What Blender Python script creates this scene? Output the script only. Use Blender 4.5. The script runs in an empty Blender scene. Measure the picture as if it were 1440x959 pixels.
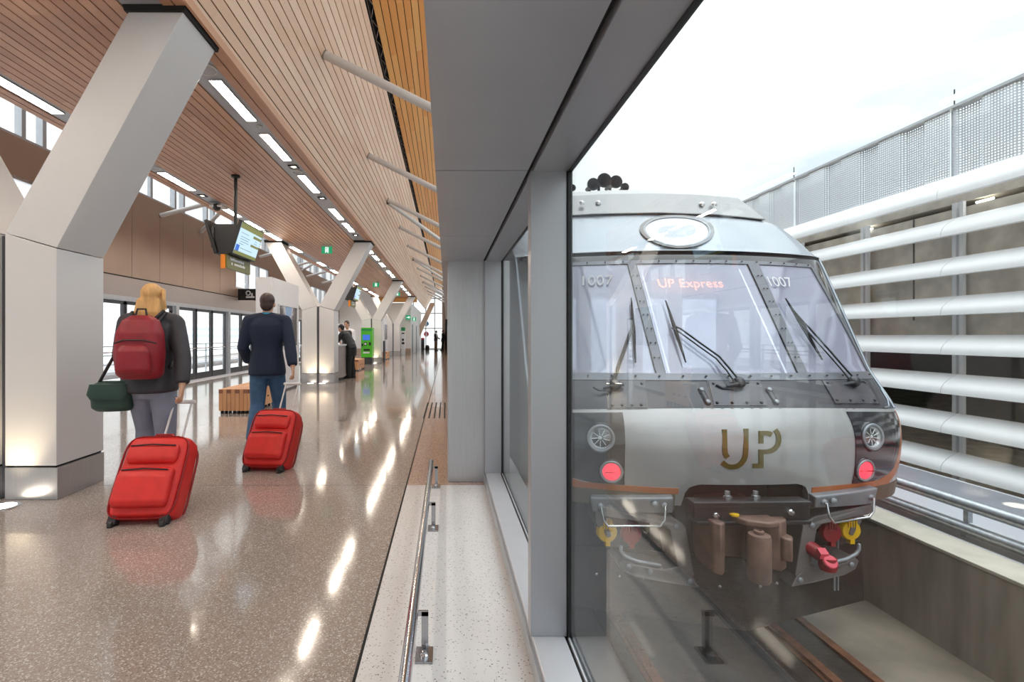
import bpy, bmesh, math, random
from mathutils import Vector, Matrix
random.seed(7)
SC = bpy.context.scene
COL = SC.collection
PI = math.pi
F_PX, VX, VY, EYE = 700.0, 628.0, 472.0, 1.3      # focal length in pixels of the 1440x959 frame, vanishing point, eye height

def at(px, py, d):
    return Vector(((px - VX) / F_PX * d, d, EYE - (py - VY) / F_PX * d))

def lin(v):
    v /= 255.0
    return v / 12.92 if v <= 0.04045 else ((v + 0.055) / 1.055) ** 2.4

def rgb(r, g, b):
    return (lin(r), lin(g), lin(b), 1.0)

# ------------------------------------------------------------------ materials
def new_mat(name):
    m = bpy.data.materials.new(name)
    m.use_nodes = True
    nt = m.node_tree
    return m, nt, nt.nodes, nt.links, nt.nodes['Principled BSDF']

def setin(n, key, val):
    if key in n.inputs:
        n.inputs[key].default_value = val

def pm(name, col, rough=0.5, metal=0.0, var=0.06, scale=8.0, spec=0.5, bump=0.0, coat=0.0, stretch=None, rvar=0.0):
    """procedural principled material: base colour with noise variation"""
    m, nt, N, L, p = new_mat(name)
    setin(p, 'Roughness', rough); setin(p, 'Metallic', metal)
    setin(p, 'Specular IOR Level', spec); setin(p, 'Coat Weight', coat); setin(p, 'Coat Roughness', 0.08)
    tc = N.new('ShaderNodeTexCoord'); mp = N.new('ShaderNodeMapping')
    if stretch: mp.inputs['Scale'].default_value = stretch
    nz = N.new('ShaderNodeTexNoise'); nz.inputs['Scale'].default_value = scale; nz.inputs['Detail'].default_value = 4
    L.new(tc.outputs['Object'], mp.inputs[0]); L.new(mp.outputs[0], nz.inputs['Vector'])
    r = N.new('ShaderNodeValToRGB')
    r.color_ramp.elements[0].position = 0.3; r.color_ramp.elements[1].position = 0.7
    r.color_ramp.elements[0].color = tuple(c * (1 - var) for c in col[:3]) + (1,)
    r.color_ramp.elements[1].color = tuple(min(1, c * (1 + var)) for c in col[:3]) + (1,)
    L.new(nz.outputs[0], r.inputs[0]); L.new(r.outputs[0], p.inputs['Base Color'])
    if bump:
        b = N.new('ShaderNodeBump'); b.inputs['Strength'].default_value = bump; b.inputs['Distance'].default_value = 0.01
        L.new(nz.outputs[0], b.inputs['Height']); L.new(b.outputs[0], p.inputs['Normal'])
    if rvar:
        mr = N.new('ShaderNodeMapRange'); mr.inputs['To Min'].default_value = max(0, rough - rvar); mr.inputs['To Max'].default_value = rough + rvar
        L.new(nz.outputs[0], mr.inputs[0]); L.new(mr.outputs[0], p.inputs['Roughness'])
    return m

def emit(name, col, strength):
    m, nt, N, L, p = new_mat(name)
    setin(p, 'Base Color', (0.02, 0.02, 0.02, 1)); setin(p, 'Emission Color', col); setin(p, 'Emission Strength', strength)
    return m

def mathn(N, L, op, a, b=None):
    n = N.new('ShaderNodeMath'); n.operation = op
    for i, v in enumerate((a, b)):
        if v is None: continue
        if isinstance(v, (int, float)): n.inputs[i].default_value = v
        else: L.new(v, n.inputs[i])
    return n.outputs[0]

def glass(name, tint=(0.93, 0.97, 0.96), refl=1.0, base=0.0, gloss=(1, 1, 1), rough=0.0, ior=1.5):
    """window glass: lets light through, mirrors by Fresnel"""
    m, nt, N, L, p = new_mat(name)
    N.remove(p)
    out = N['Material Output']
    t = N.new('ShaderNodeBsdfTransparent'); t.inputs[0].default_value = tint + (1,)
    g = N.new('ShaderNodeBsdfGlossy'); g.inputs['Roughness'].default_value = rough; g.inputs[0].default_value = gloss + (1,)
    lw = N.new('ShaderNodeLayerWeight'); lw.inputs['Blend'].default_value = 0.5     # facing = 1 - |cos|: the same from both sides of a pane
    pw = mathn(N, L, 'POWER', lw.outputs['Facing'], 5.0)
    r0 = ((ior - 1) / (ior + 1)) ** 2
    fz = mathn(N, L, 'ADD', mathn(N, L, 'MULTIPLY', pw, 1 - r0), r0)
    mu = N.new('ShaderNodeMath'); mu.operation = 'MULTIPLY_ADD'; mu.inputs[1].default_value = refl; mu.inputs[2].default_value = base
    mu.use_clamp = True
    mx = N.new('ShaderNodeMixShader')
    L.new(fz, mu.inputs[0]); L.new(mu.outputs[0], mx.inputs[0])
    L.new(t.outputs[0], mx.inputs[1]); L.new(g.outputs[0], mx.inputs[2]); L.new(mx.outputs[0], out.inputs[0])
    return m

def wood_mat(name, c1, c2, rough=0.38):
    """boards: uv.x = board number, uv.y = metres along the board"""
    m, nt, N, L, p = new_mat(name)
    setin(p, 'Roughness', rough)
    uv = N.new('ShaderNodeUVMap'); sp = N.new('ShaderNodeSeparateXYZ'); L.new(uv.outputs[0], sp.inputs[0])
    bi = mathn(N, L, 'FLOOR', sp.outputs[0])
    sh = mathn(N, L, 'MULTIPLY', bi, 0.737)
    vv = mathn(N, L, 'FLOOR', mathn(N, L, 'ADD', mathn(N, L, 'DIVIDE', sp.outputs[1], 2.4), sh))
    cm = N.new('ShaderNodeCombineXYZ'); L.new(bi, cm.inputs[0]); L.new(vv, cm.inputs[1])
    wn = N.new('ShaderNodeTexWhiteNoise'); wn.noise_dimensions = '2D'; L.new(cm.outputs[0], wn.inputs['Vector'])
    # grain along the board
    gm = N.new('ShaderNodeCombineXYZ')
    L.new(mathn(N, L, 'MULTIPLY', sp.outputs[0], 14.0), gm.inputs[0]); L.new(mathn(N, L, 'MULTIPLY', sp.outputs[1], 1.6), gm.inputs[1]); L.new(wn.outputs[0], gm.inputs[2])
    nz = N.new('ShaderNodeTexNoise'); nz.inputs['Scale'].default_value = 1.0; nz.inputs['Detail'].default_value = 5; L.new(gm.outputs[0], nz.inputs['Vector'])
    f = mathn(N, L, 'ADD', mathn(N, L, 'MULTIPLY', wn.outputs[0], 0.6), mathn(N, L, 'MULTIPLY', nz.outputs[0], 0.4))
    r = N.new('ShaderNodeValToRGB'); r.color_ramp.elements[0].position = 0.1; r.color_ramp.elements[1].position = 0.9
    r.color_ramp.elements[0].color = c1; r.color_ramp.elements[1].color = c2
    L.new(f, r.inputs[0]); L.new(r.outputs[0], p.inputs['Base Color'])
    return m

def terrazzo(name, base, chips, rough, scale=140.0, chip_amt=0.35, coat=0.0, spec=0.5):
    m, nt, N, L, p = new_mat(name)
    setin(p, 'Roughness', rough); setin(p, 'Specular IOR Level', spec); setin(p, 'Coat Weight', coat); setin(p, 'Coat Roughness', 0.05)
    tc = N.new('ShaderNodeTexCoord')
    vo = N.new('ShaderNodeTexVoronoi'); vo.inputs['Scale'].default_value = scale
    L.new(tc.outputs['Object'], vo.inputs['Vector'])
    sp = N.new('ShaderNodeSeparateColor'); L.new(vo.outputs['Color'], sp.inputs[0])
    r = N.new('ShaderNodeValToRGB'); r.color_ramp.interpolation = 'CONSTANT'
    e = r.color_ramp.elements
    e[0].position = 0.0; e[0].color = base
    e[1].position = 1 - chip_amt; e[1].color = chips[0]
    for i, c in enumerate(chips[1:]):
        k = e.new(1 - chip_amt * (1 - (i + 1) / len(chips))); k.color = c
    L.new(sp.outputs[0], r.inputs[0])
    nz = N.new('ShaderNodeTexNoise'); nz.inputs['Scale'].default_value = 1.2; nz.inputs['Detail'].default_value = 5
    L.new(tc.outputs['Object'], nz.inputs['Vector'])
    hv = N.new('ShaderNodeMapRange'); hv.inputs['To Min'].default_value = 0.88; hv.inputs['To Max'].default_value = 1.1
    L.new(nz.outputs[0], hv.inputs[0])
    mx = N.new('ShaderNodeMix'); mx.data_type = 'RGBA'; mx.blend_type = 'MULTIPLY'; mx.inputs[0].default_value = 1
    L.new(r.outputs[0], mx.inputs[6]); L.new(hv.outputs[0], mx.inputs[7]); L.new(mx.outputs[2], p.inputs['Base Color'])
    return m

M = {}
M['wood'] = wood_mat('ceiling wood', rgb(178, 128, 100), rgb(212, 166, 136))
M['wood_daylit'] = wood_mat('sloped ceiling wood daylit', rgb(228, 188, 158), rgb(246, 216, 190))  # paler copy of the ceiling wood: daylight on the slope painted in
M['wood_warmlit'] = wood_mat('ceiling wood lit warm', rgb(240, 164, 84), rgb(252, 196, 118))  # warm light on the upper ceiling put into an oranger wood colour
M['bench_wood'] = wood_mat('bench wood', rgb(188, 132, 92), rgb(222, 172, 128), 0.45)
M['bench_dark'] = wood_mat('bench end grain', rgb(120, 74, 56), rgb(150, 98, 74), 0.5)
M['black'] = pm('black void', rgb(16, 15, 16), 0.7)
M['gasket'] = pm('black gasket', rgb(18, 18, 20), 0.4)
M['col'] = pm('white column cladding', rgb(210, 209, 210), 0.42, var=0.02, scale=2)
M['coldark'] = pm('column reveal', rgb(96, 96, 104), 0.4, 0.5)
M['plinth'] = pm('brushed steel plinth', rgb(186, 186, 188), 0.3, 0.8, var=0.05, scale=6, stretch=(14, 14, .6))
M['stainless'] = pm('brushed stainless', rgb(180, 180, 183), 0.33, 0.8, var=0.04, scale=6, stretch=(14, 14, .6))
M['bulk'] = pm('grey metal soffit', rgb(186, 190, 198), 0.36, 0.4, var=0.03, scale=2)
M['mull'] = pm('anodised mullion', rgb(168, 169, 174), 0.36, 0.6, var=0.03, scale=3)
M['sill'] = pm('pale sill metal', rgb(206, 207, 214), 0.38, 0.3, var=0.02)
M['floor'] = terrazzo('warm terrazzo', rgb(160, 147, 139), [rgb(178, 168, 161), rgb(140, 127, 119), rgb(204, 197, 191), rgb(152, 135, 126)], 0.10, 180, 0.40, coat=0.28, spec=0.5)
M['floor_white'] = terrazzo('white terrazzo', rgb(228, 225, 226), [rgb(214, 210, 210), rgb(176, 168, 165), rgb(128, 120, 118)], 0.24, 210, 0.055, coat=0.2)
M['floor_pink'] = terrazzo('pink terrazzo', rgb(190, 158, 142), [rgb(206, 180, 166), rgb(160, 128, 112)], 0.16, 130, 0.3, coat=0.4)
M['tan'] = pm('tan metal panel', rgb(164, 143, 129), 0.36, 0.35, var=0.05, scale=1.2)
M['bandgrey'] = pm('grey metal band', rgb(168, 160, 158), 0.38, 0.3, var=0.03, scale=1.2)
M['white'] = pm('white paint', rgb(216, 216, 220), 0.45, var=0.02)
M['offwhite'] = pm('wall paint', rgb(214, 212, 210), 0.55, var=0.02)
M['strip'] = pm('light trough metal', rgb(176, 178, 184), 0.4, 0.3, var=0.03)
M['lamp'] = emit('linear lamp diffuser', (1.0, 0.87, 0.72, 1), 31.0)
M['lamp_small'] = emit('downlight lens', (1.0, 0.88, 0.72, 1), 9.0)
M['strut'] = pm('white painted tube', rgb(214, 212, 212), 0.35, var=0.02)
M['chrome'] = pm('polished steel', rgb(214, 214, 218), 0.14, 1.0, var=0.02)
M['steel'] = pm('steel bracket', rgb(170, 170, 174), 0.25, 0.95, var=0.05)
M['glass'] = glass('clear glass', (0.95, 0.975, 0.975))
M['glass_track'] = glass('platform glass', (0.90, 0.945, 0.945), refl=0.78)
M['frame_dark'] = pm('dark door frame', rgb(74, 74, 78), 0.35, 0.6)
M['frame_lt'] = pm('light frame', rgb(184, 188, 194), 0.35, 0.5)
M['tv'] = pm('black display casing', rgb(22, 22, 25), 0.35)
M['green'] = pm('exit green', rgb(16, 132, 76), 0.4)
M['lime'] = pm('ticket machine green', rgb(74, 176, 34), 0.35)
M['concrete'] = pm('weathered concrete', rgb(156, 146, 137), 0.72, var=0.24, scale=3.0, bump=0.2, stretch=(2.2, 2.2, 0.35))
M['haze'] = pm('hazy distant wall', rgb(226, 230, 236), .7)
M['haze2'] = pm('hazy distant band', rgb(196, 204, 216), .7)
M['concrete_wet'] = pm('wet track slab', rgb(134, 122, 110), 0.4, var=0.25, scale=2.5, bump=0.2)
M['concrete_cap'] = pm('concrete coping', rgb(190, 182, 170), 0.6, var=0.12, scale=5, bump=0.15)
M['garage_conc'] = pm('board-marked concrete', rgb(222, 212, 198), 0.8, var=0.26, scale=3.2, bump=0.2)
M['louver'] = pm('white louver', rgb(244, 244, 247), 0.4, var=0.015)
M['galv'] = pm('galvanised pipe', rgb(176, 180, 186), 0.34, 0.8, var=0.16, scale=22)
M['trackdark'] = pm('oily track pan', rgb(46, 36, 31), 0.55, var=0.5, scale=9, bump=0.5)
M['rust'] = pm('rusty rail', rgb(120, 76, 52), 0.6, 0.3, var=0.35, scale=12)

# ------------------------------------------------------------------ mesh builder
class MB:
    def __init__(s):
        s.v = []; s.f = []; s.m = []; s.uv = {}
    def add(s, vs, fs, mi=0):
        o = len(s.v)
        s.v += [Vector(x) for x in vs]
        s.f += [tuple(i + o for i in f) for f in fs]
        s.m += [mi] * len(fs)
        return s
    def box(s, x0, x1, y0, y1, z0, z1, mi=0):
        vs = [(x, y, z) for z in (z0, z1) for y in (y0, y1) for x in (x0, x1)]
        return s.add(vs, [(0, 2, 3, 1), (4, 5, 7, 6), (0, 1, 5, 4), (2, 6, 7, 3), (0, 4, 6, 2), (1, 3, 7, 5)], mi)
    def obox(s, c, ax, ay, az, mi=0):
        """box: centre and three half-axes"""
        c, ax, ay, az = map(Vector, (c, ax, ay, az))
        vs = [c + i * ax + j * ay + k * az for k in (-1, 1) for j in (-1, 1) for i in (-1, 1)]
        return s.add(vs, [(0, 2, 3, 1), (4, 5, 7, 6), (0, 1, 5, 4), (2, 6, 7, 3), (0, 4, 6, 2), (1, 3, 7, 5)], mi)
    def prism(s, poly, vec, mi=0):
        n = len(poly); vec = Vector(vec)
        vs = [Vector(p) for p in poly] + [Vector(p) + vec for p in poly]
        fs = [tuple(range(n))[::-1], tuple(range(n, 2 * n))] + [(i, (i + 1) % n, (i + 1) % n + n, i + n) for i in range(n)]
        return s.add(vs, fs, mi)
    def tube(s, pts, r, n=12, mi=0, cap=True, round_ends=False):
        pts = [Vector(p) for p in pts]
        rs = [r] * len(pts) if isinstance(r, (int, float)) else list(r)
        if round_ends:
            d0 = (pts[0] - pts[1]).normalized(); d1 = (pts[-1] - pts[-2]).normalized()
            a, b, ra, rb = pts[0], pts[-1], rs[0], rs[-1]
            pre = [(a + d0 * ra * math.sin(t), ra * math.cos(t)) for t in (1.4, 1.0, 0.5)]
            post = [(b + d1 * rb * math.sin(t), rb * math.cos(t)) for t in (0.5, 1.0, 1.4)]
            pts = [p for p, _ in pre] + pts + [p for p, _ in post]
            rs = [q for _, q in pre] + rs + [q for _, q in post]
        up = None; rings = []
        for i, p in enumerate(pts):
            if i == 0: t = pts[1] - p
            elif i == len(pts) - 1: t = p - pts[i - 1]
            else: t = (pts[i + 1] - p).normalized() + (p - pts[i - 1]).normalized()
            t = t.normalized() if t.length > 1e-9 else Vector((0, 0, 1))
            if up is None:
                up = Vector((0, 0, 1)) if abs(t.z) < 0.9 else Vector((1, 0, 0))
            a = t.cross(up).normalized() if t.cross(up).length > 1e-6 else t.orthogonal().normalized()
            up = a.cross(t).normalized()
            rings.append([p + (a * math.cos(q) + up * math.sin(q)) * rs[i] for q in (2 * PI * k / n for k in range(n))])
        return s.rings(rings, mi, cap)
    def rings(s, rings, mi=0, cap=True, closed=True):
        n = len(rings[0]); vs = [v for r in rings for v in r]; fs = []
        m = n if closed else n - 1
        for i in range(len(rings) - 1):
            for k in range(m):
                a = i * n + k; b = i * n + (k + 1) % n
                fs.append((a, b, b + n, a + n))
        if cap and closed:
            fs.append(tuple(range(n))[::-1]); fs.append(tuple(range((len(rings) - 1) * n, len(rings) * n)))
        return s.add(vs, fs, mi)
    def ell(s, c, rx, ry, rz, n=16, mi=0, rot=None):
        c = Vector(c); rings = []
        for i in range(1, n):
            t = PI * i / n
            ring = []
            for k in range(n):
                q = 2 * PI * k / n
                v = Vector((rx * math.sin(t) * math.cos(q), ry * math.sin(t) * math.sin(q), rz * math.cos(t)))
                if rot: v = rot @ v
                ring.append(c + v)
            rings.append(ring)
        return s.rings(rings, mi)
    def lathe(s, c, prof, n=20, axis=(0, 0, 1), mi=0, cap=True):
        """prof: list of (radius, height along axis)"""
        ax = Vector(axis).normalized(); a = ax.orthogonal().normalized(); b = ax.cross(a); c = Vector(c)
        return s.rings([[c + ax * h + (a * math.cos(2 * PI * k / n) + b * math.sin(2 * PI * k / n)) * max(r, 1e-4) for k in range(n)] for r, h in prof], mi, cap)
    def sect(s, secs, n=18, mi=0, p=2.0):
        """body loft: sections (cx, cy, z, rx, ry), superellipse power p"""
        R = []
        for cx, cy, z, rx, ry in secs:
            ring = []
            for k in range(n):
                q = 2 * PI * k / n
                cq, sq = math.cos(q), math.sin(q)
                ring.append(Vector((cx + rx * math.copysign(abs(cq) ** (2 / p), cq), cy + ry * math.copysign(abs(sq) ** (2 / p), sq), z)))
            R.append(ring)
        return s.rings(R, mi)
    def xform(s, mat):
        s.v = [mat @ v for v in s.v]; return s
    def merge(s, o, off=(0, 0, 0)):
        off = Vector(off)
        return s.add([v + off for v in o.v], o.f, 0)

ORG = {}
def org(o):
    return ORG.get(o.name, Vector((0, 0, 0))) if o else Vector((0, 0, 0))

def link_mesh(name, me, parent, o0):
    ob = bpy.data.objects.new(name, me); COL.objects.link(ob)
    if parent: ob.parent = parent
    ORG[ob.name] = o0
    return ob

def obj(name, mb, mats, parent=None, loc=None, smooth=None, bevel=0, seg=2, fix=True):
    """links a mesh builder as ONE object; verts are in world space (or the parent's own space for a rotated thing)"""
    o0 = org(parent) if parent else (Vector(loc) if loc is not None else Vector((0, 0, 0)))
    me = bpy.data.meshes.new(name)
    me.from_pydata([tuple(v - o0) for v in mb.v], [], mb.f)
    if not isinstance(mats, (list, tuple)): mats = [mats]
    for m in mats: me.materials.append(M[m] if isinstance(m, str) else m)
    if len(mats) > 1: me.polygons.foreach_set('material_index', mb.m)
    if mb.uv:
        ul = me.uv_layers.new(name='UVMap')
        for pi, p in enumerate(me.polygons):
            fu = mb.uv.get(pi)
            if fu:
                for li, u in zip(p.loop_indices, fu): ul.data[li].uv = u
    if fix:
        bm = bmesh.new(); bm.from_mesh(me); bmesh.ops.recalc_face_normals(bm, faces=bm.faces); bm.to_mesh(me); bm.free()
    me.update()
    if smooth is not None:
        me.shade_smooth(); me.set_sharp_from_angle(angle=math.radians(smooth))
    ob = link_mesh(name, me, parent, o0)
    if not parent: ob.location = o0
    if bevel:
        b = ob.modifiers.new('bevel', 'BEVEL'); b.width = bevel; b.segments = seg; b.limit_method = 'ANGLE'; b.angle_limit = math.radians(40)
        b.harden_normals = False
    return ob

def thing(name, label, cat, loc, group=None, rotz=0, local=False):
    o = bpy.data.objects.new(name, None); COL.objects.link(o); o.empty_display_size = 0.1
    o.location = loc; o.rotation_euler = (0, 0, rotz)
    ORG[o.name] = Vector((0, 0, 0)) if local else Vector(loc)
    o['label'] = label; o['category'] = cat
    if group: o['group'] = group
    return o

def tag(o, label, cat, group=None):
    o['label'] = label; o['category'] = cat
    if group: o['group'] = group
    return o

def struct(o):
    o['kind'] = 'structure'; return o

def dup(root, shift, label=None, group=None):
    """a copy of a thing with copies of its parts and sub-parts"""
    r = root.copy(); COL.objects.link(r); r.location = root.location + Vector(shift)
    if label: r['label'] = label
    if group: r['group'] = group
    for ch in list(root.children):
        c = ch.copy(); COL.objects.link(c); c.parent = r
        for g in list(ch.children):
            d = g.copy(); COL.objects.link(d); d.parent = c
    return r

def baked(mb, voxel, smooth_it=6, fac=0.5):
    """fuse overlapping closed shapes into one continuous skin"""
    me = bpy.data.meshes.new('tmp'); me.from_pydata([tuple(v) for v in mb.v], [], mb.f)
    bm = bmesh.new(); bm.from_mesh(me); bmesh.ops.recalc_face_normals(bm, faces=bm.faces); bm.to_mesh(me); bm.free()
    ob = bpy.data.objects.new('tmp', me); COL.objects.link(ob)
    r = ob.modifiers.new('r', 'REMESH'); r.mode = 'VOXEL'; r.voxel_size = voxel; r.use_smooth_shade = True
    if smooth_it:
        q = ob.modifiers.new('s', 'SMOOTH'); q.factor = fac; q.iterations = smooth_it
    dg = bpy.context.evaluated_depsgraph_get(); dg.update()
    out = bpy.data.meshes.new_from_object(ob.evaluated_get(dg))
    bpy.data.objects.remove(ob); bpy.data.meshes.remove(me)
    return out

def fused(name, mb, mat, parent, voxel=0.01, it=6, fac=0.5, color_fn=None):
    """baked mesh as a part; verts of mb are in the parent's own space"""
    me = baked(mb, voxel, it, fac); me.name = name
    me.materials.clear()
    for m in (mat if isinstance(mat, (list, tuple)) else [mat]): me.materials.append(M[m] if isinstance(m, str) else m)
    if color_fn:
        for p in me.polygons: p.material_index = color_fn(p.center)
    else:
        me.polygons.foreach_set('material_index', [0] * len(me.polygons))
    me.shade_smooth()
    return link_mesh(name, me, parent, Vector((0, 0, 0)))

def text_mesh(body, size, mat, place, name, parent, depth=0.002, squeeze=1.0, loc_world=True):
    """lettering as mesh; place = 4x4 matrix taking text plane (x right, y up) to its spot"""
    cu = bpy.data.curves.new('t', 'FONT'); cu.body = body; cu.size = size; cu.extrude = depth; cu.align_x = 'CENTER'; cu.align_y = 'CENTER'
    ob = bpy.data.objects.new('t', cu); COL.objects.link(ob)
    dg = bpy.context.evaluated_depsgraph_get(); dg.update()
    me = bpy.data.meshes.new_from_object(ob.evaluated_get(dg)); bpy.data.objects.remove(ob)
    me.name = name
    me.transform(Matrix.Diagonal((squeeze, 1, 1, 1)))
    me.transform(place)
    o0 = org(parent)
    me.transform(Matrix.Translation(-o0))
    me.materials.clear(); me.materials.append(M[mat] if isinstance(mat, str) else mat)
    return link_mesh(name, me, parent, o0)

def frame_mat(origin, xdir, ydir):
    x = Vector(xdir).normalized(); y = Vector(ydir).normalized(); z = x.cross(y).normalized(); y = z.cross(x)
    m = Matrix((x, y, z)).transposed().to_4x4(); m.translation = Vector(origin)
    return m

ORD = ['nearest', 'second', 'third', 'fourth', 'fifth', 'sixth', 'seventh', 'eighth', 'ninth', 'tenth', 'eleventh', 'twelfth', 'thirteenth', 'fourteenth', 'fifteenth', 'sixteenth', 'seventeenth', 'eighteenth', 'nineteenth', 'twentieth']
SKY = 2.15
UPW = 18.0
EXPO = 0.7
# ================================================================== THE HALL
Y0, Y1 = -7.0, 49.0
WX = -7.35            # left wall
ZC = 3.9              # flat ceiling
GX = 0.49             # glass plane towards the track
MOD = 9.72            # column spacing

# ---- floor
b = MB().box(-7.9, -0.345, Y0, Y1, -0.3, 0); struct(obj('floor', b, 'floor'))
b = MB().box(-0.345, 0.56, Y0, 4.33, -0.3, 0); struct(obj('floor_border_white', b, 'floor_white'))
b = MB().box(-0.345, 0.56, 4.33, Y1, -0.3, 0); struct(obj('floor_border_pink', b, 'floor_pink'))
b = MB().box(-0.355, -0.343, Y0, Y1, -0.01, 0.0015); struct(obj('trim_1', b, 'black'))
k = 2
for y in (4.33, 9.2, 14.05, 18.9, 23.8):
    b = MB().box(WX + 0.3, -0.356, y - 0.004, y + 0.004, -0.01, 0.0008); struct(obj('trim_%d' % k, b, 'coldark')); k += 1
b = MB().box(WX - 0.1, WX + 0.32, Y0, 34, 0.0, 0.012); struct(obj('trim_%d' % k, b, 'floor_white')); k += 1

# ---- floor ventilation grille slots in the pink border
g = thing('floor_grille', 'row of dark slots cut into the pink floor border beside the stainless pier', 'floor grille', (-0.2, 8.76, 0.0))
for i in range(5):
    x = -0.36 + i * 0.082
    obj('slot', MB().box(x - 0.012, x + 0.012, 7.84, 9.68, -0.005, 0.002), 'black', g)

# ---- slatted ceilings: real boards over a dark backing
def boards(name, p0, du, dn, n, y0, y1, mat, pitch=0.1, gap=0.012, thick=0.02, uoff=0):
    """n boards side by side from p0 along du, running y0..y1; dn = normal towards the room"""
    mb = MB(); du = Vector(du).normalized(); dn = Vector(dn).normalized(); p0 = Vector(p0)
    for i in range(n):
        a = p0 + du * (i * pitch + gap / 2); c = p0 + du * ((i + 1) * pitch - gap / 2)
        f0 = len(mb.f)
        vs = []
        for y in (y0, y1):
            for q in (a, c, c - dn * thick, a - dn * thick): vs.append(Vector((q.x, y, q.z)))
        mb.add(vs, [(0, 1, 2, 3), (4, 7, 6, 5), (0, 4, 5, 1), (1, 5, 6, 2), (2, 6, 7, 3), (3, 7, 4, 0)])
        u = i + uoff
        mb.uv[f0 + 2] = [(u + .05, y0), (u + .05, y1), (u + .95, y1), (u + .95, y0)]
        for k2 in (0, 1, 3, 4, 5): mb.uv[f0 + k2] = [(u + .5, y0)] * 4
    return mb
YC1 = 34.2
bb = MB()
def addb(mb):
    o = len(bb.f); bb.add(mb.v, mb.f)
    for k2, v in mb.uv.items(): bb.uv[k2 + o] = v
addb(boards('', (-2.24, 0, ZC), (1, 0, 0), (0, 0, -1), 2, Y0, YC1, None, uoff=0))
addb(boards('', (-4.42, 0, ZC), (1, 0, 0), (0, 0, -1), 18, Y0, YC1, None, pitch=0.1033, uoff=4))
addb(boards('', (-4.87, 0, ZC), (1, 0, 0), (0, 0, -1), 2, Y0, YC1, None, uoff=30))
struct(obj('ceiling', bb, 'wood'))
struct(obj('ceiling_backing', MB().box(-4.87, -2.04, Y0, YC1, ZC + 0.03, ZC + 0.12), 'black'))
# steep slope up towards the track side, then the upper roof in its warm-lit colour
c60, s60 = math.cos(PI / 3), math.sin(PI / 3)
sl0 = Vector((-2.06, 0, ZC + 0.02)); sld = Vector((c60, 0, s60)); sln = Vector((s60, 0, -c60))
struct(obj('ceiling_slope_right', boards('', sl0, sld, sln, 20, Y0, Y1, None, uoff=40), 'wood_daylit'))
sl1 = sl0 + sld * 2.0
bk = MB().prism([Vector((p.x, Y0, p.z)) for p in (sl0 - sln * .03, sl1 - sln * .03, sl1 - sln * .1, sl0 - sln * .1)], (0, Y1 - Y0, 0)); struct(obj('ceiling_backing_right', bk, 'black'))
# lip along the fold
struct(obj('trim_%d' % k, MB().box(-2.045, -2.02, Y0, YC1, ZC - 0.012, ZC + 0.07), 'wood')); k += 1
# black services gap with a little lattice truss
gp = sl1 + Vector((0.02, 0, 0.10))
struct(obj('ceiling_gap', MB().box(gp.x - 0.12, gp.x + 0.16, Y0, Y1, gp.z + 0.05, gp.z + 0.2), 'black'))
lt = MB()
for i in range(int((Y1 - Y0) / 0.5)):
    y = Y0 + i * 0.5
    lt.tube([(gp.x - 0.02, y, gp.z), (gp.x + 0.05, y + 0.25, gp.z + 0.03)], 0.008, 6); lt.tube([(gp.x + 0.05, y + 0.25, gp.z + 0.03), (gp.x - 0.02, y + 0.5, gp.z)], 0.008, 6)
lt.tube([(gp.x - 0.02, Y0, gp.z), (gp.x - 0.02, Y1, gp.z)], 0.012, 6)
struct(obj('trim_%d' % k, lt, 'steel')); k += 1
o20 = Vector((math.cos(0.35), 0, math.sin(0.35)))
or0 = sl1 + Vector((0.075, 0, 0.06))
struct(obj('ceiling_upper', boards('', or0, o20, (math.sin(.35), 0, -math.cos(.35)), 15, Y0, Y1, None, pitch=0.105, uoff=80), 'wood_warmlit'))
orr = or0 + o20 * 1.58
struct(obj('roof_right', MB().prism([Vector((p.x, Y0, p.z)) for p in (or0 + Vector((-.1, 0, .05)), orr + Vector((0, 0, .05)), orr + Vector((0, 0, .2)), or0 + Vector((-.1, 0, .2)))], (0, Y1 - Y0, 0)), 'black'))
# left side mirrors it: slope up to a roof above the clerestory
ll0 = Vector((-4.87, 0, ZC + 0.02)); lld = Vector((-c60, 0, s60)); lln = Vector((-s60, 0, -c60))
struct(obj('ceiling_slope_left', boards('', ll0, lld, lln, 20, Y0, YC1, None, uoff=110), 'wood'))
ll1 = ll0 + lld * 2.0
rl = MB()
yy_ = Y0
while yy_ < YC1:
    rl.prism([Vector((p.x, yy_, p.z)) for p in (ll1, Vector((-7.5, 0, 6.25)), Vector((-7.5, 0, 6.35)), ll1 + Vector((0, 0, 0.1)))], (0, .08, 0)); yy_ += 1.62
rl.box(-7.5, -7.3, Y0, YC1, 6.2, 6.38)
rl = struct(obj('roof_left', rl, 'frame_lt'))
obj('pane', MB().prism([Vector((p.x, Y0, p.z)) for p in (ll1 + Vector((0, 0, .04)), Vector((-7.4, 0, 6.29)), Vector((-7.4, 0, 6.30)), ll1 + Vector((0, 0, 0.05)))], (0, YC1 - Y0, 0)), 'glass', rl)
struct(obj('ceiling_backing_left', MB().prism([Vector((p.x, Y0, p.z)) for p in (ll0 - lln * .03, ll1 - lln * .03, ll1 - lln * .1, ll0 - lln * .1)], (0, YC1 - Y0, 0)), 'black'))
struct(obj('roof_top', MB().box(-6.2, -0.6, Y0, Y1, 6.5, 6.6), 'black'))

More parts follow.
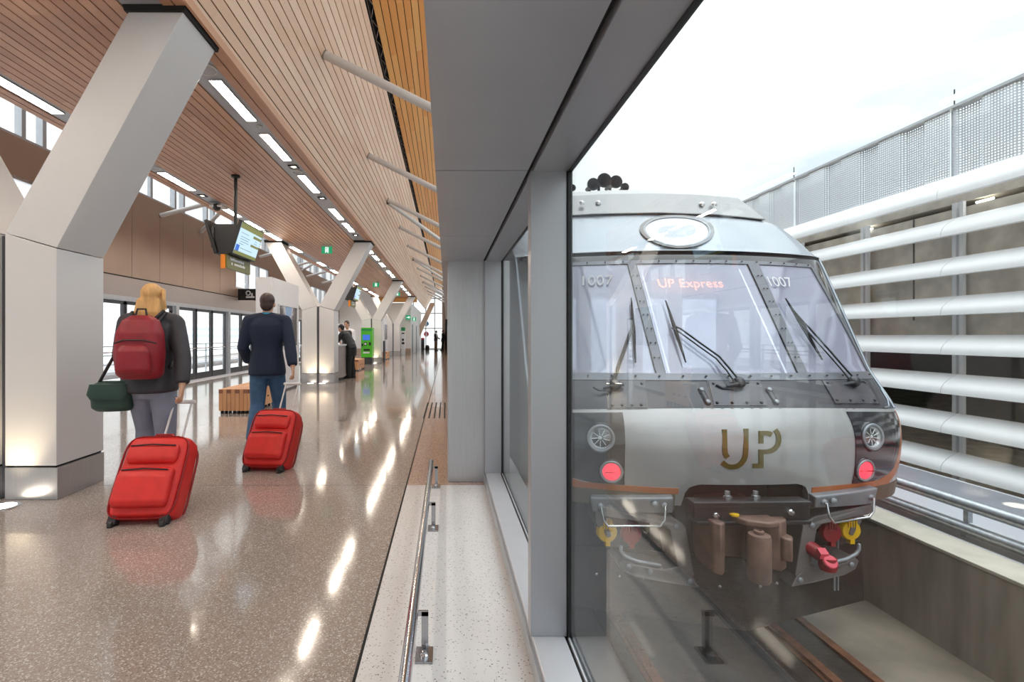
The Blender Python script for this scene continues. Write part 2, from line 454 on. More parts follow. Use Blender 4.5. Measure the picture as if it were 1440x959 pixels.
# ---- light troughs with linear lamps, downlights, speakers and sensors
def trough(x0, x1):
    return MB().box(x0, x1, Y0, YC1, ZC + 0.012, ZC + 0.05)
struct(obj('trim_%d' % k, trough(-2.56, -2.24), 'strip')); k += 1
struct(obj('trim_%d' % k, trough(-4.67, -4.42), 'strip')); k += 1
def lamp(x0, x1, y0, ln, label, grp):
    t = thing('linear_light', label, 'ceiling light', ((x0 + x1) / 2, y0 + ln / 2, ZC), grp)
    m = MB(); w = 0.008
    for (a0, a1, b0, b1) in ((x0 - w, x0, y0 - w, y0 + ln + w), (x1, x1 + w, y0 - w, y0 + ln + w), (x0, x1, y0 - w, y0), (x0, x1, y0 + ln, y0 + ln + w)):
        m.box(a0, a1, b0, b1, ZC - 0.004, ZC + 0.02)
    obj('frame', m, 'strip', t)
    obj('diffuser', MB().box(x0, x1, y0, y0 + ln, ZC + 0.001, ZC + 0.011), 'lamp', t)
    return t
RS = sorted([v + MOD * i for v in (5.07, 6.43, 8.08, 10.2, 11.52) for i in (-1, 0, 1, 2)])
RS = [v for v in RS if -1.5 < v < 33]
LS = sorted([v + MOD * i for v in (4.87, 7.94, 9.95, 11.3, 12.6) for i in (-1, 0, 1, 2)])
LS = [v for v in LS if 1.0 < v < 33]
vis = [v for v in RS if v > 5]
for v in RS:
    j = vis.index(v) if v in vis else -1
    lamp(-2.42, -2.30, v, 0.96, ('linear light in the right-hand ceiling trough, ' + ORD[j] + ' in view from the front white column') if j >= 0 else 'linear light in the right-hand ceiling trough, out of view above the camera', 'linear lights in the right ceiling trough')
for j, v in enumerate(LS):
    lamp(-4.62, -4.48, v, 0.96, 'linear light in the left-hand ceiling trough, ' + ORD[j] + ' along the row from the camera', 'linear lights in the left ceiling trough')
def downlight(x, y, label, grp):
    t = thing('downlight', label, 'downlight', (x, y, ZC), grp)
    m = MB()
    for (a0, a1, b0, b1) in ((-.07, -.045, -.07, .07), (.045, .07, -.07, .07), (-.045, .045, -.07, -.045), (-.045, .045, .045, .07)):
        m.box(x + a0, x + a1, y + b0, y + b1, ZC - 0.006, ZC + 0.02)
    obj('housing', m, 'tv', t)
    obj('lens', MB().lathe((x, y, ZC + 0.012), [(0.0, -0.01), (0.035, -0.008), (0.043, 0)], 14), 'lamp_small', t, smooth=40)
DL = [7.68, 9.43, 12.9, 17.3, 19.2, 22.6, 27.15]
for j, y in enumerate(DL):
    downlight(-2.36, y, 'small square downlight in the right-hand ceiling trough, ' + ORD[j] + ' from the front column', 'downlights in the right trough')
for j, y in enumerate((9.27, 12.43, 18.9, 22.15)):
    downlight(-4.55, y, 'small square downlight in the left-hand ceiling trough, ' + ORD[j] + ' from the camera', 'downlights in the left trough')
def disc(x, y, r, label, nm='ceiling_speaker', grp='round ceiling speakers'):
    t = thing(nm, label, 'ceiling speaker' if nm == 'ceiling_speaker' else 'smoke detector', (x, y, ZC), grp)
    obj('rim', MB().lathe((x, y, ZC + 0.012), [(r, 0), (r, -0.014), (r * .9, -0.02), (r * .86, -0.012), (r * .86, 0)], 24), 'offwhite', t, smooth=40)
    obj('grille' if nm == 'ceiling_speaker' else 'sensor', MB().lathe((x, y, ZC + 0.012), [(r * .84, -0.010), (r * .5, -0.016), (0, -0.018)], 24), 'strip', t, smooth=40)
disc(-2.36, 4.86, 0.115, 'round white ceiling speaker in the trough right behind the front column head')
disc(-2.37, 7.9, 0.08, 'round white ceiling speaker beside a downlight in the right-hand trough')
disc(-4.55, 7.72, 0.11, 'round ceiling speaker in the left-hand trough just past the front column')
disc(-2.33, 6.2, 0.035, 'small round smoke detector between the first two linear lights of the right trough', 'smoke_detector', 'smoke detectors')
disc(-2.33, 9.15, 0.035, 'small round smoke detector beyond the third linear light of the right trough', 'smoke_detector', 'smoke detectors')
# dome camera on the left trough
t = thing('security_camera', 'black dome camera with a white bracket below the left-hand ceiling trough', 'camera', (-4.5, 9.75, ZC))
obj('bracket', MB().box(-4.62, -4.36, 9.68, 9.93, ZC - 0.09, ZC - 0.05).box(-4.53, -4.47, 9.78, 9.84, ZC - .06, ZC + .0).box(-4.64, -4.36, 9.72, 9.90, ZC - .015, ZC + .006), 'offwhite', t, bevel=0.01)
obj('stem', MB().tube([(-4.5, 9.75, ZC + .01), (-4.5, 9.75, ZC - 0.06)], 0.02), 'tv', t, smooth=40)
obj('dome', MB().lathe((-4.5, 9.75, ZC - 0.09), [(0.075, 0.05), (0.08, 0.02), (0.07, -0.03), (0.04, -0.06), (0.0, -0.07)], 18), 'tv', t, smooth=50)

# ---- Y columns
def ycolumn(yf, label):
    """two mirrored bent shafts side by side, extruded 0.54 m along the hall"""
    t = thing('y_column', label, 'column', (-3.53, yf + 0.27, 0), 'white Y columns along the hall')
    D = 0.54
    for s in (1, -1):
        def X(x): return x if s == 1 else -7.06 - x
        def P(pts): return [Vector((X(a), yf, c)) for a, c in pts]
        shaft = P([(-3.495, 0.27), (-3.087, 0.27), (-3.087, 1.99), (-3.495, 2.11)])
        obj('shaft', MB().prism(shaft, (0, D, 0)), 'col', t, bevel=0.004)
        arm = P([(-3.495, 2.117), (-3.087, 1.997), (-2.085, 3.86), (-2.52, 3.86)])
        obj('arm', MB().prism(arm, (0, D, 0)), 'col', t, bevel=0.004)
        cap = P([(-2.54, 3.86), (-2.065, 3.86), (-2.05, 3.925), (-2.56, 3.925)])
        obj('head_joint', MB().prism([p + Vector((0, -0.02, 0)) for p in cap], (0, D + 0.04, 0)), 'black', t)
        obj('plinth', MB().prism([p + Vector((0, 0.0, 0)) for p in P([(-3.498, 0.0), (-3.08, 0.0), (-3.08, 0.255), (-3.498, 0.255)])], (0, D, 0)), 'plinth', t, bevel=0.004)
        obj('shadow_gap', MB().prism([p + Vector((0, 0.012, 0)) for p in P([(-3.49, 0.25), (-3.1, 0.25), (-3.1, 0.28), (-3.49, 0.28)])], (0, D - 0.024, 0)), 'black', t)
    obj('reveal', MB().box(-3.562, -3.498, yf + 0.05, yf + D - 0.05, 0.0, 2.1), 'coldark', t)
    return t
ycolumn(3.94, 'nearest big white Y column on a steel plinth at the left edge')
ycolumn(3.94 + MOD, 'second white Y column, behind the white partition with the framed photo')
ycolumn(3.94 + 2 * MOD, 'third white Y column, right beside the green ticket machine')
ycolumn(3.94 + 3 * MOD - 0.3, 'fourth white Y column, against the grey wall at the far end')
M['palewood'] = pm('pale post', rgb(226, 196, 172), .5)
# raked end post
struct(obj('trim_brace', MB().prism([Vector((a, 45.6, c)) for a, c in [(-2.475, 1.2), (-1.05, 4.3), (-1.5, 4.3), (-2.475, 2.2)]], (0, .5, 0)), 'palewood', bevel=.01))

# uplight set into the floor by the first column
def uplight(x, y, label):
    t = thing('floor_uplight', label, 'floor light', (x, y, 0), 'floor uplights by the columns')
    obj('ring', MB().lathe((x, y, 0), [(0.11, 0), (0.11, 0.006), (0.085, 0.007), (0.085, 0.0)], 24), 'chrome', t, smooth=40)
    obj('lens', MB().lathe((x, y, 0), [(0.084, 0.0), (0.084, 0.004), (0.0, 0.004)], 24), 'lamp_small', t)
    ld = bpy.data.lights.new('uplight_beam', 'SPOT'); ld.energy = UPW; ld.color = (1.0, .80, .52); ld.spot_size = math.radians(78); ld.spot_blend = .9; ld.shadow_soft_size = .05
    lo_ = bpy.data.objects.new('uplight_beam', ld); COL.objects.link(lo_); lo_.parent = t; lo_.location = (0, 0, .03); lo_.rotation_euler = (PI - math.radians(8), 0, 0)
uplight(-3.37, 3.78, 'round recessed floor light in front of the nearest column plinth')
uplight(-3.37, 3.78 + MOD, 'round recessed floor light by the second Y column, under its right shaft')
uplight(-3.69, 3.78 + MOD, 'round recessed floor light by the second Y column, under its left shaft')
uplight(-3.37, 3.78 + 2 * MOD, 'round recessed floor light in front of the third Y column')

# ---- left wall: glass doors below, grey band, tan panels, clerestory
def wallpanel(y0, y1, z0, z1, mat, name):
    return struct(obj(name, MB().box(WX - 0.12, WX, y0, y1, z0, z1), mat))
wallpanel(Y0, YC1, 2.2, 2.64, 'bandgrey', 'wall_left_band')
struct(obj('trim_%d' % k, MB().box(WX - 0.1, WX - 0.01, Y0, YC1, 2.63, 2.67), 'black')); k += 1
struct(obj('trim_%d' % k, MB().box(WX - 0.16, WX + 0.025, Y0, YC1, 2.11, 2.2), 'frame_lt')); k += 1
# tan panels with fine joints (pitch 1.13), windows in some bays
jo = MB(); tanm = MB()
bays = [(6.6, 10.45), (17.38, 20.6), (27.0, 30.3)]
y = 10.5 - 1.13 * 15
ys = []
while y < YC1:
    ys.append(y); y += 1.13
def in_bay(a, c):
    for p, q in bays:
        if a < q - .05 and c > p + .05: return (p, q)
solid = []
cur = Y0
for p, q in bays + [(YC1, YC1)]:
    solid.append((cur, p)); cur = q
for a, c in solid:
    cuts = [a] + [v for v in ys if a + .1 < v < c - .1] + [c]
    for i in range(len(cuts) - 1):
        tanm.box(WX - 0.1, WX, cuts[i] + .006, cuts[i + 1] - .006, 2.67, 4.7)
for p, q in bays:
    tanm.box(WX - 0.1, WX, p, q, 4.03, 4.7); tanm.box(WX - 0.1, WX, p, q, 2.67, 2.97)
struct(obj('wall_left', tanm, 'tan'))
struct(obj('wall_left_joints', MB().box(WX - 0.12, WX - 0.085, Y0, 6.6, 2.67, 4.7).box(WX - 0.12, WX - 0.085, 10.45, 17.38, 2.67, 4.7).box(WX - 0.12, WX - 0.085, 20.6, 27.0, 2.67, 4.7).box(WX - 0.12, WX - 0.085, 30.3, YC1, 2.67, 4.7), 'black'))
wn = 1
def window(y0, y1, z0, z1, ms, nm=None):
    """left-wall window: frame, mullions and pane"""
    global wn
    m = MB(); x0, x1 = WX - 0.1, WX - 0.02
    m.box(x0, x1, y0, y1, z0, z0 + .05).box(x0, x1, y0, y1, z1 - .05, z1).box(x0, x1, y0, y0 + .05, z0 + .05, z1 - .05).box(x0, x1, y1 - .05, y1, z0 + .05, z1 - .05)
    for v in ms: m.box(x0 - .05, x1, v - .045, v + .045, z0 + .05, z1 - .05)
    w = struct(obj('window_%d' % wn, m, 'frame_lt')); wn += 1
    o = obj('pane', MB().box(WX - 0.07, WX - 0.06, y0 + .05, y1 - .05, z0 + .05, z1 - .05), 'glass', w); return w
for p, q in bays:
    window(p, q, 2.97, 4.03, [p + (q - p) * .36, p + (q - p) * .68])
i = 0
cy = Y0
while cy < YC1 - 1:
    window(cy, min(cy + 4.86, YC1), 4.7, 6.2, [cy + 1.1, cy + 1.55, cy + 2.9, cy + 3.35]); cy += 4.86
# sliding platform doors: sets of three panes between posts
dn_ = 1
y = 13.55 - 3.24 * 6
while y < YC1 - 2:
    m = MB()
    for q in (0, 1, 2):
        a = y + 0.14 + q * 1.0; c = a + 0.96
        m.box(WX - .1, WX - .03, a, a + .05, 0.2, 2.08).box(WX - .1, WX - .03, c - .05, c, .2, 2.08).box(WX - .1, WX - .03, a, c, 0.02, 0.2).box(WX - .1, WX - .03, a, c, 2.02, 2.1)
    d = struct(obj('door_%d' % dn_, m, 'frame_dark')); dn_ += 1
    obj('post', MB().box(WX - 0.18, WX + 0.03, y - .07, y + .09, 0, 2.11), 'frame_lt', d)
    for q in (0, 1, 2):
        a = y + 0.2 + q * 1.0; c = a + 0.84
        obj('pane', MB().box(WX - .07, WX - .06, a, c, .2, 2.03), 'glass', d)
        obj('push_bar', MB().tube([(WX - .01, a - .03, .93), (WX - .01, c + .03, .93)], .016, 8), 'steel', d)
    y += 3.24

# hanging sign with lift pictogram on the band
t = thing('wall_sign', 'small black sign with white pictogram on the left wall before the partition', 'sign', (WX + .35, 18.0, 2.72))
obj('panel', MB().box(WX + .0, WX + .62, 17.55, 17.6, 2.55, 2.95), 'tv', t)
m = MB()
m.lathe((WX + .36, 17.545, 2.80), [(.09, 0), (.09, .004), (.055, .004), (.055, 0)], 18, axis=(0, -1, 0))
m.box(WX + .28, WX + .58, 17.541, 17.548, 2.63, 2.69); m.box(WX + .46, WX + .52, 17.541, 17.548, 2.69, 2.80)
obj('pictogram', m, 'white', t)

# ---- struts
def strut_set(p0, p1, label, r=0.055, grp=None):
    t = thing('roof_strut', label, 'strut', p0, grp)
    p0, p1 = Vector(p0), Vector(p1); d = (p1 - p0).normalized()
    obj('tube', MB().tube([p0, p1], r, 16), 'strut', t, smooth=40)
    obj('collar', MB().tube([p0 + d * -.01, p0 + d * .02], r * 1.06, 16), 'steel', t, smooth=40)
sy = [6.25, 9.75, 12.95, 16.2, 19.5, 22.7, 26.0, 29.2, 32.4, 35.7, 39.0, 42.2]
for j, y in enumerate(sy):
    strut_set((-1.535, y, 4.83), (0.40, y, 3.86), 'white tubular strut square to the sloped wood ceiling, ' + ORD[j] + ' from the camera', grp='white struts along the sloped ceiling')
for j, y in enumerate((12.95, 22.7, 32.4)):
    strut_set((-1.535, y + .09, 4.79), (0.40, y + 2.4, 3.82), 'white diagonal strut forming a V with a square strut, ' + ORD[j] + ' from the camera', grp='diagonal struts of the V pairs')
ly = [12.77, 16.2, 19.5, 22.7, 26.0, 29.2]
for j, y in enumerate(ly):
    strut_set((WX, y, 4.38), (-5.6, y, 4.82), 'white tubular strut rising from the tan left wall to the roof, ' + ORD[j] + ' from the camera', grp='white struts along the left wall')
for j, y in enumerate((14.9, 24.6)):
    strut_set((WX, y, 4.40), (-5.6, y - 1.9, 4.85), 'slanted white strut on the tan left wall, ' + ORD[j] + ' from the camera', grp='slanted struts of the left wall')

# ---- track side: bulkhead, frame header, mullions, glazing, pier
def soffit(y0, y1): return MB().box(-0.045, 0.325, y0, y1, 1.96, 2.42)
jy = [Y0, 0.06, 1.99, 3.30, 4.43, 8.0, 14.0, 20.0]
so = MB()
for i in range(len(jy) - 1):
    so.box(-0.045, 0.325, jy[i] + .004, jy[i + 1] - .004, 1.96, 2.42)
struct(obj('wall_right_bulkhead', so, 'bulk'))
struct(obj('wall_right_bulkhead_core', MB().box(-0.03, 0.5, Y0, 20.0, 1.985, 2.4), 'black'))
struct(obj('trim_%d' % k, MB().box(0.345, 0.482, Y0, 4.43, 1.955, 2.0), 'bulk')); k += 1
struct(obj('trim_%d' % k, MB().box(0.482, 0.497, Y0, 4.43, 1.948, 2.0), 'gasket')); k += 1
# sill
struct(obj('trim_%d' % k, MB().box(0.342, 0.472, Y0, 4.43, 0.0, 0.10), 'sill', bevel=.004)); k += 1
struct(obj('baseboard_right', MB().box(0.330, 0.345, Y0, 4.43, 0.0, 0.078), 'frame_lt')); 
struct(obj('trim_%d' % k, MB().box(0.472, 0.51, Y0, 4.43, 0.0, 0.092), 'gasket')); k += 1
struct(obj('trim_%d' % k, MB().box(0.482, 0.488, Y0, 4.43, 0.09, 0.103), 'sill')); k += 1
# mullions
for y in (1.985, 4.35, -2.6, -6.0):
    struct(obj('trim_%d' % k, MB().box(0.336, 0.482, y, y + .07, 0.10, 1.96), 'mull', bevel=.002)); k += 1
    struct(obj('trim_%d' % k, MB().box(0.478, 0.50, y - .004, y + .074, 0.10, 1.96), 'gasket')); k += 1
for (a, c) in ((-2.53, 1.985), (2.055, 4.35), (-5.93, -2.6)):
    w = struct(obj('window_%d' % wn, MB().box(0.482, 0.499, a, a + .012, .095, 1.96).box(0.482, 0.499, c - .012, c, .095, 1.96), 'gasket')); wn += 1
    obj('pane', MB().box(0.487, 0.494, a + .012, c - .012, 0.095, 1.95), 'glass_track', w)
# stainless pier and the rest of the platform wall beyond
struct(obj('wall_right_pier', MB().box(0.012, 0.56, 4.42, 7.0, 0.0, 1.965), 'stainless', bevel=.003))
struct(obj('wall_right', MB().box(0.05, 0.56, 7.0, Y1, 0.0, 1.965), 'frame_lt'))
struct(obj('wall_right_jamb', MB().box(-0.40, -0.12, 44.5, 44.9, 0.0, 6.0), 'tan'))
struct(obj('wall_right_door_edge', MB().box(-0.12, 0.10, 44.3, 44.9, 0.0, 6.0), 'black'))
# beam the struts land on and the glazing above the bulkhead
struct(obj('trim_%d' % k, MB().tube([(0.42, Y0, 3.84), (0.42, Y1, 3.84)], .09, 14), 'strut', smooth=40)); k += 1
m = MB()
y = Y0
while y < Y1 - .5:
    m.box(0.44, 0.52, y, y + .07, 2.42, 6.1); y += 3.24
m.box(0.44, 0.52, Y0, Y1, 6.03, 6.1)
struct(obj('window_%d' % wn, m, 'frame_lt'))
wv = bpy.data.objects['window_%d' % wn]; wn += 1
obj('pane', MB().box(0.475, 0.485, Y0, Y1, 2.42, 6.03), 'glass', wv)

# ---- low handrail on the white border
t = thing('floor_rail', 'low polished steel rail running along the white floor border by the glass', 'rail', (-0.136, 1.5, 0))
obj('tube', MB().tube([(-0.136, -1.2, 0.18), (-0.136, 4.43, 0.18)], 0.022, 18, round_ends=True), 'chrome', t, smooth=50)
for y in (-0.65, 0.68, 2.01, 3.34, 4.28):
    p = obj('post', MB().box(-0.103, -0.075, y + .03, y + .038, 0.0, 0.168).box(-0.125, -0.075, y + .03, y + .038, 0.150, 0.172), 'steel', t)
    obj('base_plate', MB().box(-0.125, -0.055, y - .04, y + .06, 0.0, 0.008), 'steel', p)
    obj('bolt', MB().lathe((-0.09, y - .005, 0.008), [(.016, 0), (.016, .008), (.009, .012), (.009, .02), (0, .022)], 10), 'chrome', p, smooth=40)

# ---- far end: grey service block, white wall, glazed end
struct(obj('wall_far_block', MB().box(-7.4, -2.47, 34.25, 48.5, 0.0, 3.55).box(-7.4, -4.9, 34.26, 34.5, 3.55, 6.3), 'offwhite'))
struct(obj('trim_%d' % k, MB().box(-7.3, -2.46, 34.2, 34.27, 0.0, 0.42), 'tan')); k += 1
struct(obj('trim_%d' % k, MB().box(-4.9, -2.04, 34.15, 34.3, 3.6, 3.95), 'wood_warmlit')); k += 1
for (a, c) in ((35.6, 36.5), (40.2, 41.0)):
    struct(obj('door_%d' % dn_, MB().box(-2.50, -2.45, a, c, 0, 2.1), 'frame_dark')); dn_ += 1
m = MB()
for x in (-3.2, -2.0, -1.15, 0.3): m.box(x - .04, x + .04, 48.0, 48.1, 0, 5.9)
for z in (0.05, 2.0, 3.45, 4.9): m.box(-3.2, .5, 48.0, 48.1, z - .04, z + .04)
wv = struct(obj('window_%d' % wn, m, 'frame_lt')); wn += 1
obj('pane', MB().box(-3.2, .5, 48.04, 48.06, 0.0, 5.9), 'glass', wv)
m = MB()
for x in (-7.8, -6.2, -4.6, -3.0, -1.4, 0.3): m.box(x - .04, x + .04, Y0 - .1, Y0, 0, 6.2)
for z in (0.05, 2.2, 4.0, 6.2): m.box(-7.8, .5, Y0 - .1, Y0, z - .04, z + .04)
wv = struct(obj('wall_rear', m, 'frame_lt'))  # unseen end behind the camera, its glazing added to bring in daylight
obj('pane', MB().box(-7.8, .5, Y0 - .06, Y0 - .05, 0, 6.2), 'glass', wv)
M['blue'] = pm('decal blue', rgb(60, 140, 190), .5); M['red'] = pm('decal red', rgb(206, 60, 74), .5)
for nm, lab, z, mt in (('x', 'round blue pictogram decal on the far end window', 2.45, 'blue'), ('y', 'round red pictogram decal below the blue one on the far end window', 1.45, 'red')):
    t = thing('window_decal', lab, 'decal', (-1.95, 47.98, z))
    obj('disc', MB().lathe((-1.95, 47.98, z), [(.24, 0), (.24, .01), (0, .01)], 24, axis=(0, -1, 0)), mt, t)
    m = MB().lathe((-1.95, 47.97, z + .12), [(.07, 0), (.07, .01), (0, .012)], 12, axis=(0, -1, 0)).prism([Vector((-1.95 + a, 47.97, z + c)) for a, c in ((-.1, -.2), (.1, -.2), (.06, .04), (-.06, .04))], (0, -.01, 0))
    obj('figure', m, 'white', t)
t = thing('litter_bin', 'dark litter bin with red top by the far end window', 'bin', (-2.1, 44.0, 0))
obj('body', MB().lathe((-2.1, 44.0, 0), [(.14, 0), (.15, .05), (.15, .95), (.14, .97)], 18), 'frame_dark', t, smooth=40)
obj('lid', MB().lathe((-2.1, 44.0, .97), [(.15, 0), (.15, .1), (.07, .14), (0, .14)], 18), 'red', t, smooth=40)
t = thing('travel_bag', 'small dark bag standing on the floor beside the far litter bin', 'bag', (-1.72, 44.3, 0))
fused('body', MB().ell((0, 0, .26), .2, .16, .22, 12).box(-.18, .18, -.1, .1, 0, .3), 'tv', t, .02)
# ================================================================== HALL FURNITURE
M['screen'] = emit('screen blue white', (0.42, 0.58, 0.72, 1), 0.9)
M['screen_olive'] = emit('screen olive', (0.16, 0.17, 0.045, 1), 0.8)
M['screen_dark'] = emit('screen text', (0.05, 0.07, 0.10, 1), 0.6)
M['screen_blue'] = emit('screen blue', (0.02, 0.10, 0.45, 1), 0.9)
M['olive'] = pm('olive sign', rgb(104, 102, 52), .4)
M['orange'] = pm('orange sign edge', rgb(240, 140, 30), .45)
M['exit_lit'] = emit('lit exit sign', (0.0, 0.22, 0.09, 1), 0.9)
M['white_lit'] = emit('lit white pictogram', (0.9, 1.0, 0.92, 1), 0.9)

def display(y0, label, with_sign):
    """pair of tilted screens back to back on a ceiling pole"""
    t = thing('hanging_display', label, 'display', (-3.425, y0 + .45, 2.5), 'hanging displays along the hall')
    xc, zt, zb, L = -3.425, 3.07, 2.555, 0.92
    obj('pole', MB().tube([(xc, y0 + .46, ZC), (xc, y0 + .46, zt - .05)], .028, 10).lathe((xc, y0 + .46, ZC - .03), [(.07, .03), (.07, 0), (.03, -.02)], 12), 'tv', t, smooth=40)
    body = [Vector((xc - .20, y0 + .05, zt - .05)), Vector((xc + .20, y0 + .05, zt - .05)), Vector((xc + .09, y0 + .05, zb)), Vector((xc - .09, y0 + .05, zb))]
    obj('housing', MB().prism(body, (0, L - .1, 0)), 'tv', t, bevel=.006)
    for s in (1, -1):
        top = Vector((xc + s * .295, 0, zt)); bot = Vector((xc + s * .135, 0, zb)); up = (top - bot); n = Vector((up.z * s, 0, -up.x * s)).normalized()
        q = [top, top - n * .05, bot - n * .05, bot]
        sc = obj('screen', MB().prism([Vector((p.x, y0, p.z)) for p in q], (0, L, 0)), 'tv', t, bevel=.004)
        def rect(u0, u1, v0, v1, off=.002):
            """u along the hall 0..1, v from the top 0..1"""
            f = lambda u, v: top - up * v + Vector((0, y0 + .025 + (L - .05) * u, 0)) + n * off
            return [f(u0, v0), f(u1, v0), f(u1, v1), f(u0, v1)], n * .001
        m = MB(); m.prism(*rect(0, 1, .04, .96)); obj('panel', m, 'screen', sc)
        m = MB(); m.prism(*rect(0, 1, .04, .2, .004)); m.prism(*rect(0, 1, .86, .96, .004)); m.prism(*rect(.62, 1, .26, .34, .004)); m.prism(*rect(.6, 1, .53, .6, .004)); m.prism(*rect(.2, .75, .745, .76, .004)); obj('header', m, 'screen_olive', sc)
        m = MB()
        for v, us in ((.31, (.08, .42)), (.42, (.1, .5)), (.49, (.1, .46)), (.56, (.14, .5)), (.63, (.1, .3)), (.47, (.72, .86)), (.4, (.74, .84))): m.prism(*rect(us[0], us[1], v, v + .012, .006))
        obj('lettering', m, 'screen_dark', sc)
        m = MB(); m.prism(*rect(.02, .16, .68, .86, .006)); obj('badge', m, 'screen_blue', sc)
    obj('bracket', MB().box(xc - .19, xc - .15, y0 + .02, y0 + .06, zb + .1, zt - .1).box(xc - .03, xc + .03, y0 + .4, y0 + .5, zb - .0, zb + .04), 'frame_dark', t)
    return t
d1 = display(7.62, 'nearest pair of black tilted screens hanging from a pole over the hall', True)
dup(d1, (0, 9.9, 0), 'second pair of black tilted screens, hanging by the second white Y column')

def hang_sign(y0, label, letters):
    t = thing('wayfinding_sign', label, 'sign', (-3.39, y0 + .43, 2.34), 'olive signs below the displays')
    obj('panel', MB().box(-3.42, -3.36, y0, y0 + .9, 2.34, 2.55), 'olive', t, bevel=.003)
    obj('end_tab', MB().box(-3.45, -3.385, y0 - .02, y0 + .0, 2.33, 2.545), 'orange', t)
    obj('hanger', MB().box(-3.40, -3.38, y0 + .3, y0 + .33, 2.52, 2.555).box(-3.40, -3.38, y0 + .6, y0 + .63, 2.52, 2.555), 'tv', t)
    if letters:
        rr = random.Random(3)                      # two lines of lettering too small to read in the photo
        for zz, yy0, yy1 in ((2.475, .12, .62), (2.41, .26, .66)):
            m = MB(); y = yy0
            while y < yy1:
                w = rr.choice((.022, .03, .036)); m.box(-3.362, -3.357, y0 + y, y0 + y + w, zz, zz + rr.choice((.032, .032, .045))); y += w + .012
            obj('lettering', m, 'white', t)
        m = MB()
        m.lathe((-3.36, y0 + .17, 2.425), [(.022, 0), (.022, .004), (0, .004)], 12, axis=(1, 0, 0))
        obj('pictogram', m, 'white', t)
hang_sign(7.62, 'olive sign with orange end tab hanging below the nearest screens', True)
hang_sign(17.52, 'olive sign with orange end tab hanging below the second pair of screens', True)

def exit_sign(x, y, z, label, w=.30, h=.20, arrow=False, hang=True, face=-1):
    t = thing('exit_sign', label, 'exit sign', (x, y, z), 'green exit signs')
    obj('panel', MB().box(x - w / 2, x + w / 2, y, y + .03, z, z + h), 'exit_lit', t)
    if hang: obj('bracket', MB().box(x - w / 2, x + w / 2, y + .005, y + .025, z + h, z + h + .03), 'white', t)
    m = MB(); yy = y - .003
    def P(pts, dx=0): m.prism([Vector((x + (a + dx) * w, yy, z + c * h)) for a, c in pts], (0, .002, 0))
    if not arrow:
        # white doorway with a running figure left green inside it
        P([(-.16, .1), (-.16, .9), (.16, .9), (.16, .1), (.11, .1), (.11, .82), (-.11, .82), (-.11, .1)])
        m.lathe((x + .02 * w, yy + .002, z + .68 * h), [(.05 * w, 0), (.05 * w, .002), (0, .002)], 12, axis=(0, -1, 0))
        P([(-.05, .6), (.05, .6), (.04, .36), (-.03, .36)])
        P([(.03, .58), (.10, .46), (.08, .42), (.02, .5)]); P([(-.04, .58), (-.11, .5), (-.09, .44), (-.03, .5)])
        P([(.0, .38), (.05, .36), (.09, .12), (.04, .12)]); P([(-.03, .4), (.02, .36), (-.04, .24), (-.10, .16), (-.12, .2), (-.07, .28)])
    else:
        P([(-.3, .55), (.1, .55), (.1, .8), (.38, .5), (.1, .2), (.1, .42), (-.3, .42)])
    obj('pictogram', m, 'white_lit', t)
exit_sign(-3.44, 14.3, 3.66, 'green running-figure exit sign under the wood ceiling, nearest of its row')
exit_sign(-3.42, 24.1, 3.66, 'green running-figure exit sign further along the ceiling, beside the third Y column')
exit_sign(-2.92, 29.6, 3.66, 'green exit sign furthest along the ceiling, half behind the third column arm')
exit_sign(-2.62, 33.9, 2.4, 'green arrow sign on the corner of the far white wall', .34, .3, True, False)
exit_sign(-2.22, 34.0, 2.3, 'smaller green figure sign projecting beside the green arrow sign', .26, .26, False, False)

# ---- white partitions with framed photographs
def photo_mat():
    m, nt, N, L, p = new_mat('mountain photo')
    setin(p, 'Roughness', .25)
    tc = N.new('ShaderNodeTexCoord'); sp = N.new('ShaderNodeSeparateXYZ'); L.new(tc.outputs['Generated'], sp.inputs[0])
    nz = N.new('ShaderNodeTexNoise'); nz.inputs['Scale'].default_value = 9; nz.inputs['Detail'].default_value = 8; L.new(tc.outputs['Generated'], nz.inputs['Vector'])
    # V-shaped valley: |u-.5| against height
    v = mathn(N, L, 'ABSOLUTE', mathn(N, L, 'SUBTRACT', sp.outputs[1], 0.5))
    q = mathn(N, L, 'SUBTRACT', mathn(N, L, 'ADD', v, mathn(N, L, 'MULTIPLY', nz.outputs[0], .30)), mathn(N, L, 'MULTIPLY', mathn(N, L, 'SUBTRACT', sp.outputs[2], .18), .40))
    r = N.new('ShaderNodeValToRGB'); e = r.color_ramp.elements
    e[0].position = .02; e[0].color = rgb(140, 174, 214); e[1].position = .40; e[1].color = rgb(52, 50, 54)
    for ps, c in ((.06, rgb(206, 210, 220)), (.12, rgb(150, 148, 156)), (.2, rgb(92, 90, 96)), (.3, rgb(66, 64, 68))): k2 = e.new(ps); k2.color = c
    L.new(q, r.inputs[0]); L.new(r.outputs[0], p.inputs['Base Color'])
    return m
M['photo'] = photo_mat()
